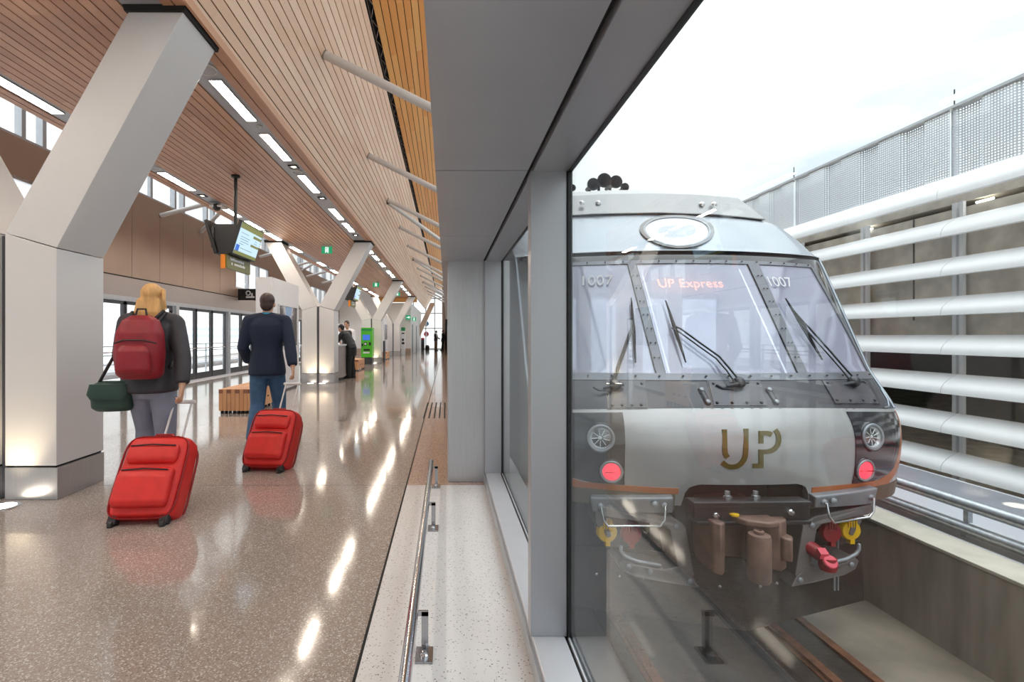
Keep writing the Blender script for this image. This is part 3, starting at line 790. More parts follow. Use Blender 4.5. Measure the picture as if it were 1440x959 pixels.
def partition(y0, label, fl):
    t = thing('display_partition', label, 'partition', (-4.0, y0 + 1, 0), 'white partitions along the hall')
    obj('panel', MB().box(-4.18, -3.82, y0, y0 + 1.96, .04, 2.585), 'white', t, bevel=.003)
    obj('base', MB().box(-4.15, -3.85, y0 + .03, y0 + 1.93, 0, .04), 'coldark', t)
    f = thing('framed_photo', fl, 'picture', (-3.81, y0 + 1.1, 1.1), 'framed photos on the partitions')
    a, c = y0 + .36, y0 + 1.74
    m = MB()
    m.box(-3.82, -3.785, a, a + .03, 1.03, 2.02).box(-3.82, -3.785, c - .03, c, 1.03, 2.02).box(-3.82, -3.785, a + .03, c - .03, 1.99, 2.02).box(-3.82, -3.785, a + .03, c - .03, 1.03, 1.06)
    obj('frame', m, 'white', f)
    obj('print', MB().box(-3.82, -3.795, a + .03, c - .03, 1.06, 1.99), 'photo', f)
partition(10.9, 'tall white partition block in front of the second Y column', 'framed mountain valley photo on the nearest white partition')
partition(30.1, 'distant white partition block beyond the ticket machine', 'framed dark photo on the distant white partition')

# ---- slatted wooden benches
def bench(y0, label):
    t = thing('wooden_bench', label, 'bench', (-3.515, y0 + .67, 0), 'slatted wooden benches')
    x0, x1, L, H = -3.79, -3.24, 1.36, .41
    n = 8; w = (x1 - x0) / n
    for i in range(n):
        m = MB(); a, c = x0 + i * w + .003, x0 + (i + 1) * w - .003
        # each board turns down over both ends
        pr = [Vector((a, y0, .05)), Vector((a, y0, H)), Vector((a, y0 + L, H)), Vector((a, y0 + L, .05)), Vector((a, y0 + L - .06, .05)), Vector((a, y0 + L - .06, H - .06)), Vector((a, y0 + .06, H - .06)), Vector((a, y0 + .06, .05))]
        m.prism(pr, (c - a, 0, 0))
        for fi in range(len(m.f)): m.uv[fi] = [(i + .1 + .8 * ((m.v[q].x - a) / (c - a)), m.v[q].y + m.v[q].z) for q in m.f[fi]]
        obj('slat', m, 'bench_wood', t, bevel=.003)
        if i % 2 == 0 or i == n - 1:
            e = MB().box(a, c, y0 - .002, y0 + .02, H - .07, H - .004); 
            for fi in range(6): e.uv[fi] = [(i + .5, .1)] * 4
            obj('end_block', e, 'bench_dark', t)
    m = MB()
    for i in range(n): m.box(x0 + i * w + .022, x0 + i * w + .048, y0 + .03, y0 + .09, 0, .05)
    for i in range(n): m.box(x0 + i * w + .022, x0 + i * w + .048, y0 + L - .09, y0 + L - .03, 0, .05)
    obj('feet', m, 'black', t)
    m = MB().box(x0 + .01, x1 - .005, y0 + .06, y0 + L - .06, .06, H - .06)
    for fi in range(6): m.uv[fi] = [(20.5, m.v[q].y) for q in m.f[fi]]
    obj('core', m, 'bench_wood', t)
    m = MB()
    for i in range(4): m.box(x1 - .006, x1 + .001, y0 + .3 + i * .22, y0 + .36 + i * .22, .2, .225)
    obj('slot', m, 'black', t)
bench(8.27, 'nearest slatted wooden bench, beyond the walking man with the red suitcase')
bench(18.3, 'slatted wooden bench behind the person in black at the desk')
bench(26.9, 'far slatted wooden bench past the third Y column')

# ---- green ticket machine
t = thing('ticket_machine', 'tall green ticket machine with a screen beside the third Y column', 'ticket machine', (-3.6, 22.7, 0))
x0, x1, y = -3.86, -3.36, 22.45
obj('plinth', MB().box(x0 + .01, x1 - .01, y + .03, y + .55, 0, .32), 'frame_dark', t, bevel=.005)
obj('cabinet', MB().box(x0, x1, y, y + .58, .32, 1.66), 'lime', t, bevel=.012)
obj('screen', MB().box(x0 + .08, x1 - .1, y - .012, y, 1.10, 1.34), 'screen_blue', t)
m = MB().box(x0 + .14, x0 + .26, y - .02, y, .86, 1.0).box(x0 + .03, x0 + .1, y - .02, y, .82, .94).box(x1 - .14, x1 - .05, y - .02, y, .86, 1.0).box(x0 + .12, x1 - .1, y - .02, y, .62, .7)
obj('slots', m, 'black', t)
obj('label_plate', MB().box(x0 + .1, x1 - .12, y - .012, y, .5, .57).box(x0 + .16, x0 + .24, y - .022, y - .019, .89, .97), 'white', t)
obj('header', MB().box(x0 + .03, x1 - .03, y - .01, y, 1.52, 1.6), 'green', t)

# ---- information desk
t = thing('service_desk', 'pale rounded service desk behind the second Y column', 'desk', (-3.5, 14.9, 0))
m = MB()
prof = []
for k2 in range(9):
    q = PI * .5 * k2 / 8; prof.append((-3.30 + .25 * math.sin(q), 15.3 - .25 + .25 * math.cos(q)))
for k2 in range(9):
    q = PI * .5 * k2 / 8; prof.append((-3.30 + .25 * math.cos(q), 14.6 - .25 * math.sin(q) + .0))
poly = prof + [(-4.2, 14.35), (-4.2, 15.3)]
obj('body', MB().prism([Vector((a, c, .08)) for a, c in poly], (0, 0, .92)), 'bandgrey', t, smooth=30)
obj('counter', MB().prism([Vector((-3.6 + (a + 3.6) * 1.04, 14.85 + (c - 14.85) * 1.06, 1.0)) for a, c in poly], (0, 0, .045)), 'white', t, smooth=30)
obj('kick', MB().prism([Vector((-3.6 + (a + 3.6) * .95, 14.85 + (c - 14.85) * .95, 0)) for a, c in poly], (0, 0, .08)), 'frame_dark', t)

# ---- slim validator stand and panels at the far wall
t = thing('validator_stand', 'slim white validator stand with green head against the far grey wall', 'kiosk', (-2.95, 33.7, 0))
obj('column', MB().box(-3.06, -2.80, 33.55, 33.85, 0, 1.62), 'white', t, bevel=.01)
obj('head', MB().box(-3.06, -2.80, 33.54, 33.86, 1.62, 1.86), 'green', t, bevel=.01)
obj('reader', MB().box(-3.0, -2.88, 33.53, 33.56, .95, 1.1).box(-3.02, -2.84, 33.53, 33.56, 1.42, 1.5).box(-3.02, -2.84, 33.53, 33.56, .72, .86), 'black', t)
t = thing('wall_cabinet', 'dark narrow cabinet standing past the third Y column base', 'cabinet', (-2.96, 24.1, 0))
obj('body', MB().box(-3.06, -2.99, 23.98, 24.35, 0, 1.05), 'frame_dark', t, bevel=.005)
obj('panel', MB().box(-2.99, -2.985, 24.0, 24.33, .1, .95), 'coldark', t)
# ================================================================== THE TRAIN
TX, TY, TYAW = 2.2, 3.59, math.radians(1.2)
BASE = [(-.9, 3.78), (-.2, 3.70), (.0, 3.655), (.13, 3.63), (.3, 3.60), (.49, 3.59), (.62, 3.61), (.756, 3.695), (.993, 3.90), (1.976, 4.425), (2.06, 4.475), (2.3, 4.76), (2.54, 5.08), (2.66, 5.5), (3.2, 7)]
def lerp_tab(z, tab):
    if z <= tab[0][0]: return tab[0][1]
    for (a, va), (c, vc) in zip(tab, tab[1:]):
        if z <= c: return va + (vc - va) * (z - a) / (c - a)
    return tab[-1][1]
def base(z): return sum(lerp_tab(z + o, BASE) for o in (-.05, -.025, 0, .025, .05)) / 5 - 3.59
HW = 1.51
def F(x, z):
    ax = abs(x); r = max(0.0, (ax - (HW - .22)) / .22)
    return base(z) + .164 * x * x + .055 * r * r
Rt = Matrix.Rotation(TYAW, 3, 'Z')
def t2w(p): return Rt @ Vector(p) + Vector((TX, TY, 0))
def w2t(p): return Rt.transposed() @ (Vector(p) - Vector((TX, TY, 0)))
def on(px, py, off=0.0):
    """where the line of sight through a photo pixel meets the nose surface (train space x, z)"""
    def g(d):
        q = w2t(at(px, py, d)); return q.y - (F(q.x, q.z) - off)
    best, d, hit = None, 2.8, None
    while d < 6.2:
        v = g(d)
        if v >= 0: hit = d; break
        if best is None or v > best[0]: best = (v, d)
        d += .01
    if hit is None: hit = best[1]
    else:
        lo, hi = hit - .01, hit
        for _ in range(20):
            mid = (lo + hi) / 2
            if g(mid) < 0: lo = mid
            else: hi = mid
        hit = lo
    q = w2t(at(px, py, hit)); return q.x, unwarp(q.x, q.z)
def dip(z):
    # the lower edge of the dark zone droops towards the sides of the nose
    if z <= .42 or z >= 1.05: return 0.0
    return (z - .42) / .336 if z < .756 else (1.05 - z) / .294
def warp(x, z): return z - .027 * x * x * dip(z)
def unwarp(x, z):
    q = z
    for _ in range(12): q = z + .027 * x * x * dip(q)
    return q
def S(x, z, off=0.0):
    z = warp(x, z); p = Vector((x, F(x, z), z))
    if not off: return p
    n = Vector(((F(x + .01, z) - F(x - .01, z)) / .02, -1, (F(x, z + .01) - F(x, z - .01)) / .02)).normalized()
    return p + n * off
def patch(rows, off=.004, th=.006, nx=14, nz=None):
    """rows: list of (z, xl, xr) bottom to top, interpolated; a thin shell lying on the nose"""
    if nz is None: nz = max(3, int((rows[-1][0] - rows[0][0]) / .014))
    L = [(z, a) for z, a, c in rows]; R = [(z, c) for z, a, c in rows]
    mb = MB(); fr = []; bk = []
    for j in range(nz + 1):
        z = rows[0][0] + (rows[-1][0] - rows[0][0]) * j / nz
        a, c = lerp_tab(z, L), lerp_tab(z, R)
        fr.append([S(a + (c - a) * i / nx, z, off) for i in range(nx + 1)])
        bk.append([S(a + (c - a) * i / nx, z, off - th) for i in range(nx + 1)])
    n = nx + 1
    vs = [v for r in fr for v in r] + [v for r in bk for v in r]; o = n * (nz + 1); fs = []
    for j in range(nz):
        for i in range(nx):
            a = j * n + i; fs.append((a, a + 1, a + n + 1, a + n)); fs.append((o + a, o + a + n, o + a + n + 1, o + a + 1))
        a = j * n; fs.append((a, a + n, o + a + n, o + a)); a = j * n + nx; fs.append((a, o + a, o + a + n, a + n))
    for i in range(nx):
        fs.append((i, o + i, o + i + 1, i + 1)); a = nz * n + i; fs.append((a, a + 1, o + a + 1, o + a))
    return mb.add(vs, fs)
def quad(tl, tr, br, bl, off, th=.006, nx=10):
    """patch from four photo pixels"""
    a, b2, c, d = (on(*p) for p in (tl, tr, br, bl))
    zt = (a[1] + b2[1]) / 2; zb = (c[1] + d[1]) / 2
    return patch([(zb, d[0], c[0]), (zt, a[0], b2[0])], off, th, nx)
def bolt(mb, x, z, r, off, h=.006):
    p = S(x, z, off); n = Vector((F(x + .01, z) - F(x - .01, z), -.02, 0)).normalized(); n2 = Vector((0, -1, 0)); d = (n2 + Vector((0, 0, (F(x, z + .01) - F(x, z - .01)) / .02))).normalized()
    mb.lathe(p, [(r, -.002), (r, h * .6), (r * .6, h), (0, h)], 8, axis=d)

M['silver'] = pm('train silver paint', rgb(172, 171, 173), .32, .35, var=.04, scale=5, coat=.4, rvar=.06)
M['silver2'] = pm('train roof silver', rgb(146, 153, 164), .3, .5, var=.05, scale=2.5, coat=.5)
M['tblack'] = pm('train black gloss', rgb(32, 31, 38), .16, .0, var=.15, scale=4, coat=.6)
M['apron'] = pm('train dark apron', rgb(64, 62, 69), .3, .2, var=.14, scale=6, coat=.25)
M['flap'] = pm('service flap', rgb(80, 78, 85), .34, .2, var=.1, scale=8, coat=.3)
M['wframe'] = pm('window frame grey', rgb(120, 122, 130), .35, .4, var=.04)
M['torange'] = pm('train orange stripe', rgb(176, 96, 40), .35, coat=.3)
M['tolive'] = pm('train olive skirt', rgb(92, 84, 66), .45, var=.1)
M['tgold'] = pm('train bronze lettering', rgb(104, 92, 44), .38, .35, var=.1)
M['boxgrey'] = pm('cast grey', rgb(150, 153, 160), .45, .4, var=.08, scale=10)
M['framegrey'] = pm('coupler frame grey', rgb(124, 119, 120), .42, .4, var=.12, scale=8)
M['pocket'] = pm('pocket dark', rgb(30, 24, 25), .5)
M['beam'] = pm('greasy black beam', rgb(40, 38, 42), .28, .2, var=.2, scale=10, coat=.3)
M['coupler'] = pm('coupler cast steel', rgb(128, 100, 90), .55, .3, var=.25, scale=9, bump=.15)
M['yellow'] = pm('yellow cap', rgb(236, 188, 20), .4); M['capred'] = pm('red cap', rgb(150, 30, 40), .45); M['pink'] = pm('pink red flap', rgb(226, 78, 96), .45)
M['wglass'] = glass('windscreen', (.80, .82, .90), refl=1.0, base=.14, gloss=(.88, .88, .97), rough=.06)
# sky reflection on the wet, dirty panes painted in as pale lilac diffuse
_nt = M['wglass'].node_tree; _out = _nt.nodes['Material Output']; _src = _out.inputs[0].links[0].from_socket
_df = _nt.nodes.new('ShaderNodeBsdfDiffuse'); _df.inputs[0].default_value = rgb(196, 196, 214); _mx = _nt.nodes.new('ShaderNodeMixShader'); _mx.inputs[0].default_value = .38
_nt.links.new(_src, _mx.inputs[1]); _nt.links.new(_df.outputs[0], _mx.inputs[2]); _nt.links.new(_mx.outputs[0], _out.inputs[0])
M['cabin'] = pm('cab interior', rgb(206, 206, 220), .5, var=.03)
M['led'] = emit('amber LED', (1.0, .24, .08, 1), 5.0)
M['tail'] = emit('lit tail lamp', (1.0, .035, .06, 1), 1.7)
M['tail_core'] = emit('tail lamp core', (1.0, .25, .25, 1), 3.0)
M['reflector'] = pm('lamp reflector', rgb(242, 244, 246), .2, .25)
M['lampglass'] = glass('lamp lens', (.95, .96, .97), base=.08)
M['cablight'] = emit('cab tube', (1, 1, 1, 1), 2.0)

train = thing('train', 'silver diesel railcar with sloped windscreens and red tail lamps outside the glass', 'train', (TX, TY, 0), rotz=TYAW, local=True)

# ---- bodyshell: fascia, brow and roof, sides
def hw(z):
    r, zc = .30, 2.30
    if z <= zc: return HW
    return HW - r + math.sqrt(max(0, r * r - (z - zc) ** 2))
def nose(zs, nx=40):
    rows = []
    for z in zs:
        h = hw(z); rows.append([S(h * math.sin(PI / 2 * (2 * i / nx - 1)) if False else h * (2 * i / nx - 1), z) for i in range(nx + 1)])
    return rows
def nose_mesh(zs, depth=.03, nx=48):
    rows = nose(zs, nx); mb = MB(); n = nx + 1
    vs = [v for r in rows for v in r]; fs = []
    for j in range(len(rows) - 1):
        for i in range(nx):
            a = j * n + i; fs.append((a, a + 1, a + n + 1, a + n))
    return mb.add(vs, fs)
# fascia with the coupler pocket cut out: build as strips left and right of the notch and above it
NL, NR = on(961, 715)[0], on(1134, 705)[0]; NT = on(1050, 682)[1]; FB = .045; TOPZ = on(1000, 574)[1]
fas = patch([(NT, -HW, HW), (TOPZ, -HW, HW)], 0, .03, 96)
def cornered(zb, zt, x, s, r=.06):
    pass
fl_ = patch([(FB, -HW, NL - .02), (NT - .07, -HW, NL), (NT - .02, -HW, NL + .03), (NT, -HW, NL + .1)], 0, .03, 36)
fr_ = patch([(FB, NR + .02, HW), (NT - .07, NR, HW), (NT - .02, NR - .03, HW), (NT, NR - .1, HW)], 0, .03, 36)
fas.add(fl_.v, fl_.f); fas.add(fr_.v, fr_.f)
obj('fascia', fas, 'silver', train, smooth=35)
# brow and roof
BZ = 2.062
zs = [BZ + (2.597 - BZ) * (i / 22) for i in range(23)]
br = nose(zs, 48)
mb = MB(); n = 49
vs = [v for r in br for v in r]; fs = []
for j in range(len(br) - 1):
    for i in range(48):
        a = j * n + i; fs.append((a, a + 1, a + n + 1, a + n))
mb.add(vs, fs)
# roof continues back from the last row; sides run back from each row edge
LEN = 6.5
def strip(a, c):
    mb.add([a[i] for i in range(len(a))] + [c[i] for i in range(len(c))], [(i, i + 1, i + 1 + len(a), i + len(a)) for i in range(len(a) - 1)])
strip(br[-1], [Vector((v.x, LEN, v.z + .01)) for v in br[-1]])
strip([r[0] for r in br], [Vector((r[0].x, LEN, r[0].z)) for r in br]); strip([r[-1] for r in br], [Vector((r[-1].x, LEN, r[-1].z)) for r in br])
# underside lip of the brow
br[0] = [v + Vector((0, -.035, 0)) for v in br[0]]
for i_, v_ in enumerate(br[0]): mb.v[i_] = v_
lip = [v + Vector((0, .12, -.006)) for v in br[0]]
strip(br[0], lip)
obj('roof', mb, 'silver2', train, smooth=40)
side = MB()
for s in (-1, 1):
    prof = [S(s * HW, FB + (BZ - FB) * i / 24) for i in range(25)]
    fr2 = [Vector((v.x, v.y, v.z)) for v in prof]; bk2 = [Vector((v.x, LEN, v.z)) for v in prof]
    side.add(fr2 + bk2, [(i, i + 1, i + 26, i + 25) for i in range(24)])
    fi = [v + Vector((-s * .03, .02, 0)) for v in fr2]
    side.add(fr2 + fi, [(i, i + 1, i + 26, i + 25) for i in range(24)])
side.box(-HW, HW, LEN - .02, LEN, FB, 2.55)
obj('side_wall', side, 'silver', train, smooth=35)
# skirts: olive band low down, orange edge stripe running up each side of the nose
def stripe_x(z, w, s):
    return [(zz, *(sorted((s * a, s * c)))) for zz, a, c in w]
OUT = [(.13, 1.06, 1.24), (.165, 1.10, 1.32), (.20, 1.22, 1.38), (.26, 1.325, 1.44), (.40, 1.40, 1.495), (.60, 1.445, 1.508), (.74, 1.467, 1.509)]
for s in (1, -1):
    obj('side_stripe', patch(stripe_x(0, OUT, s), .005, .007, 4), 'torange', train)
zo = on(1160, 684)[1]
for s in (1, -1):
    a, c = (NR + .03, 1.30); a, c = sorted((s * a, s * c))
    obj('lower_stripe', patch([(zo - .045, a, c), (zo + .0, a, c)], .005, .007, 12), 'torange', train)
    a, c = (NR + .05, 1.47); a, c = sorted((s * a, s * c))
    obj('olive_skirt', patch([(FB - .03, a, c), (zo - .045, a, c)], .0055, .008, 12), 'tolive', train)
# black lamp panels
BP = [(zo + .004, .865, 1.09), (zo + .02, .866, 1.18), (.215, .868, 1.26), (.26, .87, 1.32), (.40, .872, 1.395), (.60, .868, 1.44), (.735, .862, 1.465)]
for s in (1, -1):
    obj('lamp_panel', patch(stripe_x(0, BP, s), .006, .008, 12), 'tblack', train)
# ---- lamps
def surf_n(x, z):
    dx = (F(x + .02, z) - F(x - .02, z)) / .04; dz = (F(x, z + .02) - F(x, z - .02)) / .04
    return Vector((dx, -1, dz)).normalized()
for s in (1, -1):
    for kind, x, z, R in (('headlight', s * 1.035, .541, .092), ('tail_light', s * .962, .285, .076)):
        nrm = (surf_n(x, z) * .6 + Vector((0, -1, 0)) * .4).normalized(); p = S(x, z, .004)
        h = obj(kind, MB().lathe(p, [(R * 1.26, -.04), (R * 1.26, .006), (R * 1.20, .012), (R * 1.12, .010), (R * 1.10, -.02)], 32, axis=nrm, cap=False), 'tblack', train, smooth=30)
        obj('bezel', MB().lathe(p, [(R * 1.12, -.02), (R * 1.11, .018), (R * 1.04, .024), (R * .90, .022), (R * .84, .012), (R * .80, -.04)], 32, axis=nrm, cap=False), 'boxgrey', h, smooth=30)
        if kind == 'headlight':
            m = MB().lathe(p, [(R * .84, .012), (R * .6, -.02), (R * .35, -.045), (0, -.05)], 32, axis=nrm, cap=False)
            obj('reflector', m, 'reflector', h, smooth=60)
            a = nrm.orthogonal().normalized(); b2 = nrm.cross(a); m = MB()
            for q in range(9):
                t0 = 2 * PI * q / 9; dd = a * math.cos(t0) + b2 * math.sin(t0)
                m.tube([p + nrm * .004 + dd * R * .22, p + nrm * .010 + dd * R * .70], .0035, 6)
            m.lathe(p, [(R * .2, -.03), (R * .2, .0), (0, .006)], 14, axis=nrm)
            obj('fluting', m, 'reflector', h, smooth=40)
            obj('lens', MB().lathe(p, [(R * .85, .012), (R * .5, .022), (0, .026)], 32, axis=nrm, cap=False), 'lampglass', h, smooth=60)
        else:
            obj('lens', MB().lathe(p, [(R * .84, .0), (R * .83, .016), (R * .5, .028), (0, .033)], 32, axis=nrm, cap=False), 'tail', h, smooth=60)
            a = Vector((1, 0, 0)); m = MB().obox(p + nrm * .031, a * R * .72, nrm * .003, nrm.cross(a) * .0025)
            obj('bar', m, 'capred', h)
# ---- emblem letters U and P (stroked shapes with their cut gaps)
lg = MB()
def stroke(pts, w=6.8):
    pts = [Vector((a, c)) for a, c in pts]; Lf, Rg = [], []
    for i, p in enumerate(pts):
        if i == 0: d = pts[1] - p
        elif i == len(pts) - 1: d = p - pts[i - 1]
        else: d = (pts[i + 1] - p).normalized() + (p - pts[i - 1]).normalized()
        d.normalize(); nn = Vector((-d.y, d.x)) * w / 2; Lf.append(p + nn); Rg.append(p - nn)
    def W(p):
        x, z = on(p.x, p.y); return x, z
    for i in range(len(pts) - 1):
        q = [W(v) for v in (Lf[i], Lf[i + 1], Rg[i + 1], Rg[i])]
        lg.add([S(x, z, .007) for x, z in q] + [S(x, z, .001) for x, z in q], [(0, 1, 2, 3), (7, 6, 5, 4), (0, 4, 5, 1), (1, 5, 6, 2), (2, 6, 7, 3), (3, 7, 4, 0)])
stroke([(1018.5, 604), (1019, 630), (1019.8, 638), (1023, 643)])
stroke([(1015.5, 650), (1019.5, 653.5), (1025, 656), (1031, 656.4), (1037, 655), (1042, 651.5), (1046, 646), (1048, 639), (1048.6, 630), (1048.6, 603)])
stroke([(1069.8, 623.5), (1069.8, 609.5)], 6.4); stroke([(1066.6, 609.3), (1077, 609.3), (1081, 609.6), (1084.6, 611.5)], 6.4)
stroke([(1089.5, 604.6), (1092.5, 608.5), (1094.5, 614), (1094.8, 620), (1093, 626), (1089, 631), (1083.5, 634), (1077, 635.2), (1066.6, 635.2)], 6.4)
stroke([(1069.8, 635), (1069.8, 657.8)], 6.4); stroke([(1072.8, 654.8), (1058, 654.8)], 6.2)
obj('emblem', lg, 'tgold', train)

# ---- windscreen zone
PT_C, PB_C = on(970, 370.5)[1], on(1030, 525.5)[1]
cl_t, cr_t = on(895, 370)[0], on(1050, 371)[0]; cl_b, cr_b = on(937, 526)[0], on(1121, 525)[0]
rl_t, rr_t = on(1067.5, 372)[0], on(1139, 374)[0]; rl_b, rr_b = on(1136, 524)[0], on(1219, 521)[0]
ll_t, lr_t = -rr_t, on(881, 369.5)[0]; ll_b, lr_b = -rr_b, on(921.5, 525)[0]
EDGE = 1.485
zA, zT = TOPZ, BZ + .02
GL = lambda z, a, c: a + (c - a) * (z - PB_C) / (PT_C - PB_C)
sur = patch([(PT_C, -EDGE, EDGE), (zT, -EDGE + .02, EDGE - .02)], 0, .02, 40)
for a_b, a_t, c_b, c_t in ((-EDGE, -EDGE, ll_b, ll_t), (lr_b, lr_t, cl_b, cl_t), (cr_b, cr_t, rl_b, rl_t), (rr_b, rr_t, EDGE, EDGE)):
    q = patch([(PB_C, a_b, c_b), (PT_C, a_t, c_t)], 0, .02, 8); sur.add(q.v, q.f)
obj('windscreen_surround', sur, 'tblack', train, smooth=35)
obj('apron', patch([(zA - .005, -1.47, 1.47), (PB_C, -EDGE, EDGE)], 0, .02, 40), 'apron', train, smooth=35)
# silver rounded edge trims that wrap the dark zone
for s in (1, -1):
    m = MB().tube([S(s * (EDGE + .012), z, .004) for z in [zA + (zT - zA) * i / 24 for i in range(25)]], .014, 8)
    obj('edge_trim', m, 'silver2', train, smooth=50)
    m = MB()
    pts = [S(s * 1.30, zA + .005, .006), S(s * 1.38, zA + .012, .006), S(s * 1.44, zA + .05, .006), S(s * 1.465, zA + .12, .006)]
    m.tube(pts, .007, 8); obj('corner_trim', m, 'silver2', train, smooth=50)
# panes
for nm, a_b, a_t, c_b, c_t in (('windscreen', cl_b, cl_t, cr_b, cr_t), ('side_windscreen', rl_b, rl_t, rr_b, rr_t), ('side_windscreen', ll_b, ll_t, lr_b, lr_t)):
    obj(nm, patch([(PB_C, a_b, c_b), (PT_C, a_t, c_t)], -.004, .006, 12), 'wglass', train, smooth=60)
# grey frames with bolts
fm = MB(); W_ = .034
def addp(q): fm.add(q.v, q.f)
addp(patch([(PT_C, ll_t - .02, rr_t + .02), (PT_C + .032, ll_t, rr_t)], .006, .01, 30))
addp(patch([(PB_C - .05, ll_b - .03, rr_b + .03), (PB_C, ll_b - .03, rr_b + .03)], .006, .01, 30))
for a_b, a_t, c_b, c_t in ((lr_b, lr_t, cl_b, cl_t), (cr_b, cr_t, rl_b, rl_t)):
    addp(patch([(PB_C, a_b + .008, c_b - .008), (PT_C, a_t + .008, c_t - .008)], .006, .01, 6))
for a_b, a_t, s in ((rr_b, rr_t, 1), (ll_b, ll_t, -1)):
    q = sorted((0, s * .04)); addp(patch([(PB_C, a_b + q[0], a_b + q[1]), (PT_C, a_t + q[0], a_t + q[1])], .006, .01, 4))
obj('window_frame', fm, 'wframe', train, smooth=35)
bm_ = MB()
for i in range(17):
    x = ll_t + .05 + (rr_t - ll_t - .1) * i / 16; bolt(bm_, x, PT_C + .016, .007, .016)
for i in range(17):
    x = ll_b + .05 + (rr_b - ll_b - .1) * i / 16; bolt(bm_, x, PB_C - .025, .008, .016)
for i in range(1, 8):
    z = PB_C + (PT_C - PB_C) * i / 8
    for a_b, a_t, c_b, c_t in ((lr_b, lr_t, cl_b, cl_t), (cr_b, cr_t, rl_b, rl_t)):
        xm = GL(z, (a_b + c_b) / 2, (a_t + c_t) / 2)
        for o in (-.018, .018): bolt(bm_, xm + o, z, .006, .016)
obj('frame_bolts', bm_, 'tv', train, smooth=40)
# seam below the frame, apron hardware
for nm, q in (('service_flap', ((994.5, 534), (1067.5, 535), (1077.5, 571), (1003.8, 570.5))), ('service_flap', ((1155.5, 534.5), (1215, 534), (1233.8, 566), (1175, 568.8))), ('service_flap', ((854, 535), (906.4, 535), (909, 574), (856, 574)))):
    a, b2, c, d = (on(*p) for p in q); zt = min(PB_C - .055, (a[1] + b2[1]) / 2); zb = (c[1] + d[1]) / 2
    rim = obj('service_flap', patch([(zb - .008, d[0] - .008, c[0] + .008), (zt + .008, a[0] - .008, b2[0] + .008)], .003, .006, 8), 'tblack', train)
    obj('cover', patch([(zb, d[0], c[0]), (zt, a[0], b2[0])], .007, .006, 8), 'flap', rim)
    m = MB()
    for i in range(4):
        x = d[0] + .03 + (c[0] - d[0] - .06) * i / 3; bolt(m, x, zb + .018, .011, .007, .012)
    bolt(m, a[0] + .03, zt - .02, .010, .007, .01); bolt(m, b2[0] - .03, zt - .02, .010, .007, .01)
    obj('hinge_bolt', m, 'frame_dark', rim, smooth=40)
for px0, px1 in ((986, 995), (1081, 1091)):
    a = on(px0, 549); c = on(px1, 566); m = MB()
    m.tube([S(a[0], a[1], -.014), S(c[0], c[1], -.014)], .03, 14, round_ends=True)
    v = obj('vent_plate', m, 'apron', train, smooth=50); m = MB()
    bolt(m, a[0], a[1], .017, .014, .010); bolt(m, c[0], c[1], .017, .014, .010); obj('stud', m, 'boxgrey', v, smooth=40)
# ---- wipers
def wiper(blade, arm, piv, lift=.05):
    def W(p, o): x, z = on(*p); return S(x, z, o)
    b0, b1 = W(blade[0], .03), W(blade[1], .03)
    mid = W(arm[0], lift)
    d = (b1 - b0).normalized(); side_ = d.cross(Vector((0, -1, 0))).normalized()
    w = obj('wiper', MB().tube([W(p, lift) for p in arm] + [W(piv, .05)], .0075, 8).tube([W((p[0] - 4, p[1] + 3), lift) for p in arm] + [W((piv[0] - 7, piv[1] + 2), .05)], .006, 8), 'tv', train, smooth=50)
    m = MB(); c0 = b0.lerp(b1, .5)
    m.prism([b0 - side_ * .003, c0 - side_ * .012 + Vector((0, -.01, 0)), b1 - side_ * .003, b1 + side_ * .003, c0 + side_ * .014, b0 + side_ * .003], (0, -.012, 0))
    m.tube([b0.lerp(b1, .2) + Vector((0, -.01, 0)), mid, b0.lerp(b1, .8) + Vector((0, -.01, 0))], .008, 8)
    obj('blade', m, 'black', w)
    P = W(piv, .02)
    m = MB().lathe(P, [(.045, 0), (.045, .03), (.028, .05), (0, .055)], 14, axis=(0, -1, .4)); m.tube([P + Vector((-.1, -.02, -.02)), P + Vector((-.03, -.04, 0)), P + Vector((.06, -.03, .01))], .013, 8); m.tube([P + Vector((-.17, -.0, -.01)), P + Vector((-.13, -.02, -.035)), P + Vector((-.04, -.02, -.04))], .009, 8)
    obj('pivot', m, 'frame_dark', w, smooth=40)
wiper(((934, 425), (962, 512)), ((945, 462), (955, 467), (982, 487), (1007, 505), (1022, 523)), (1036, 541))
wiper(((1100, 422), (1151, 508)), ((1122, 456), (1130, 464), (1160, 498), (1183, 525)), (1196, 539))
wiper(((886.5, 421.5), (892.5, 512.5)), ((890, 463), (887, 470), (873, 510), (867, 530)), (864, 544))
# ---- lettering: fleet numbers and the amber destination text behind the glass
def letter(body, px, py, size, mat, off, name, sq=1.0):
    x, z = on(px, py); p = S(x, z, off); sl = (F(x, z + .05) - F(x, z - .05)) / .1; sx = (F(x + .05, z) - F(x - .05, z)) / .1
    return text_mesh(body, size, mat, frame_mat(p, (1, sx, 0), (0, sl, 1)), name, train, .001, sq)
letter('1007', 838, 396, .145, 'white', .014, 'fleet_number')
letter('1007', 1094, 398, .145, 'white', .014, 'fleet_number')
xa, za = on(973, 396)
text_mesh('UP Express', .125, 'led', frame_mat(S(xa, za, -.03), (1, 0, 0), (0, .5, 1)), 'destination_text', train, .001, 1.0)
obj('destination_unit', MB().box(xa - .42, xa + .42, F(xa, za) + .13, F(xa, za) + .2, za - .10, za + .11), 'cabin', train)
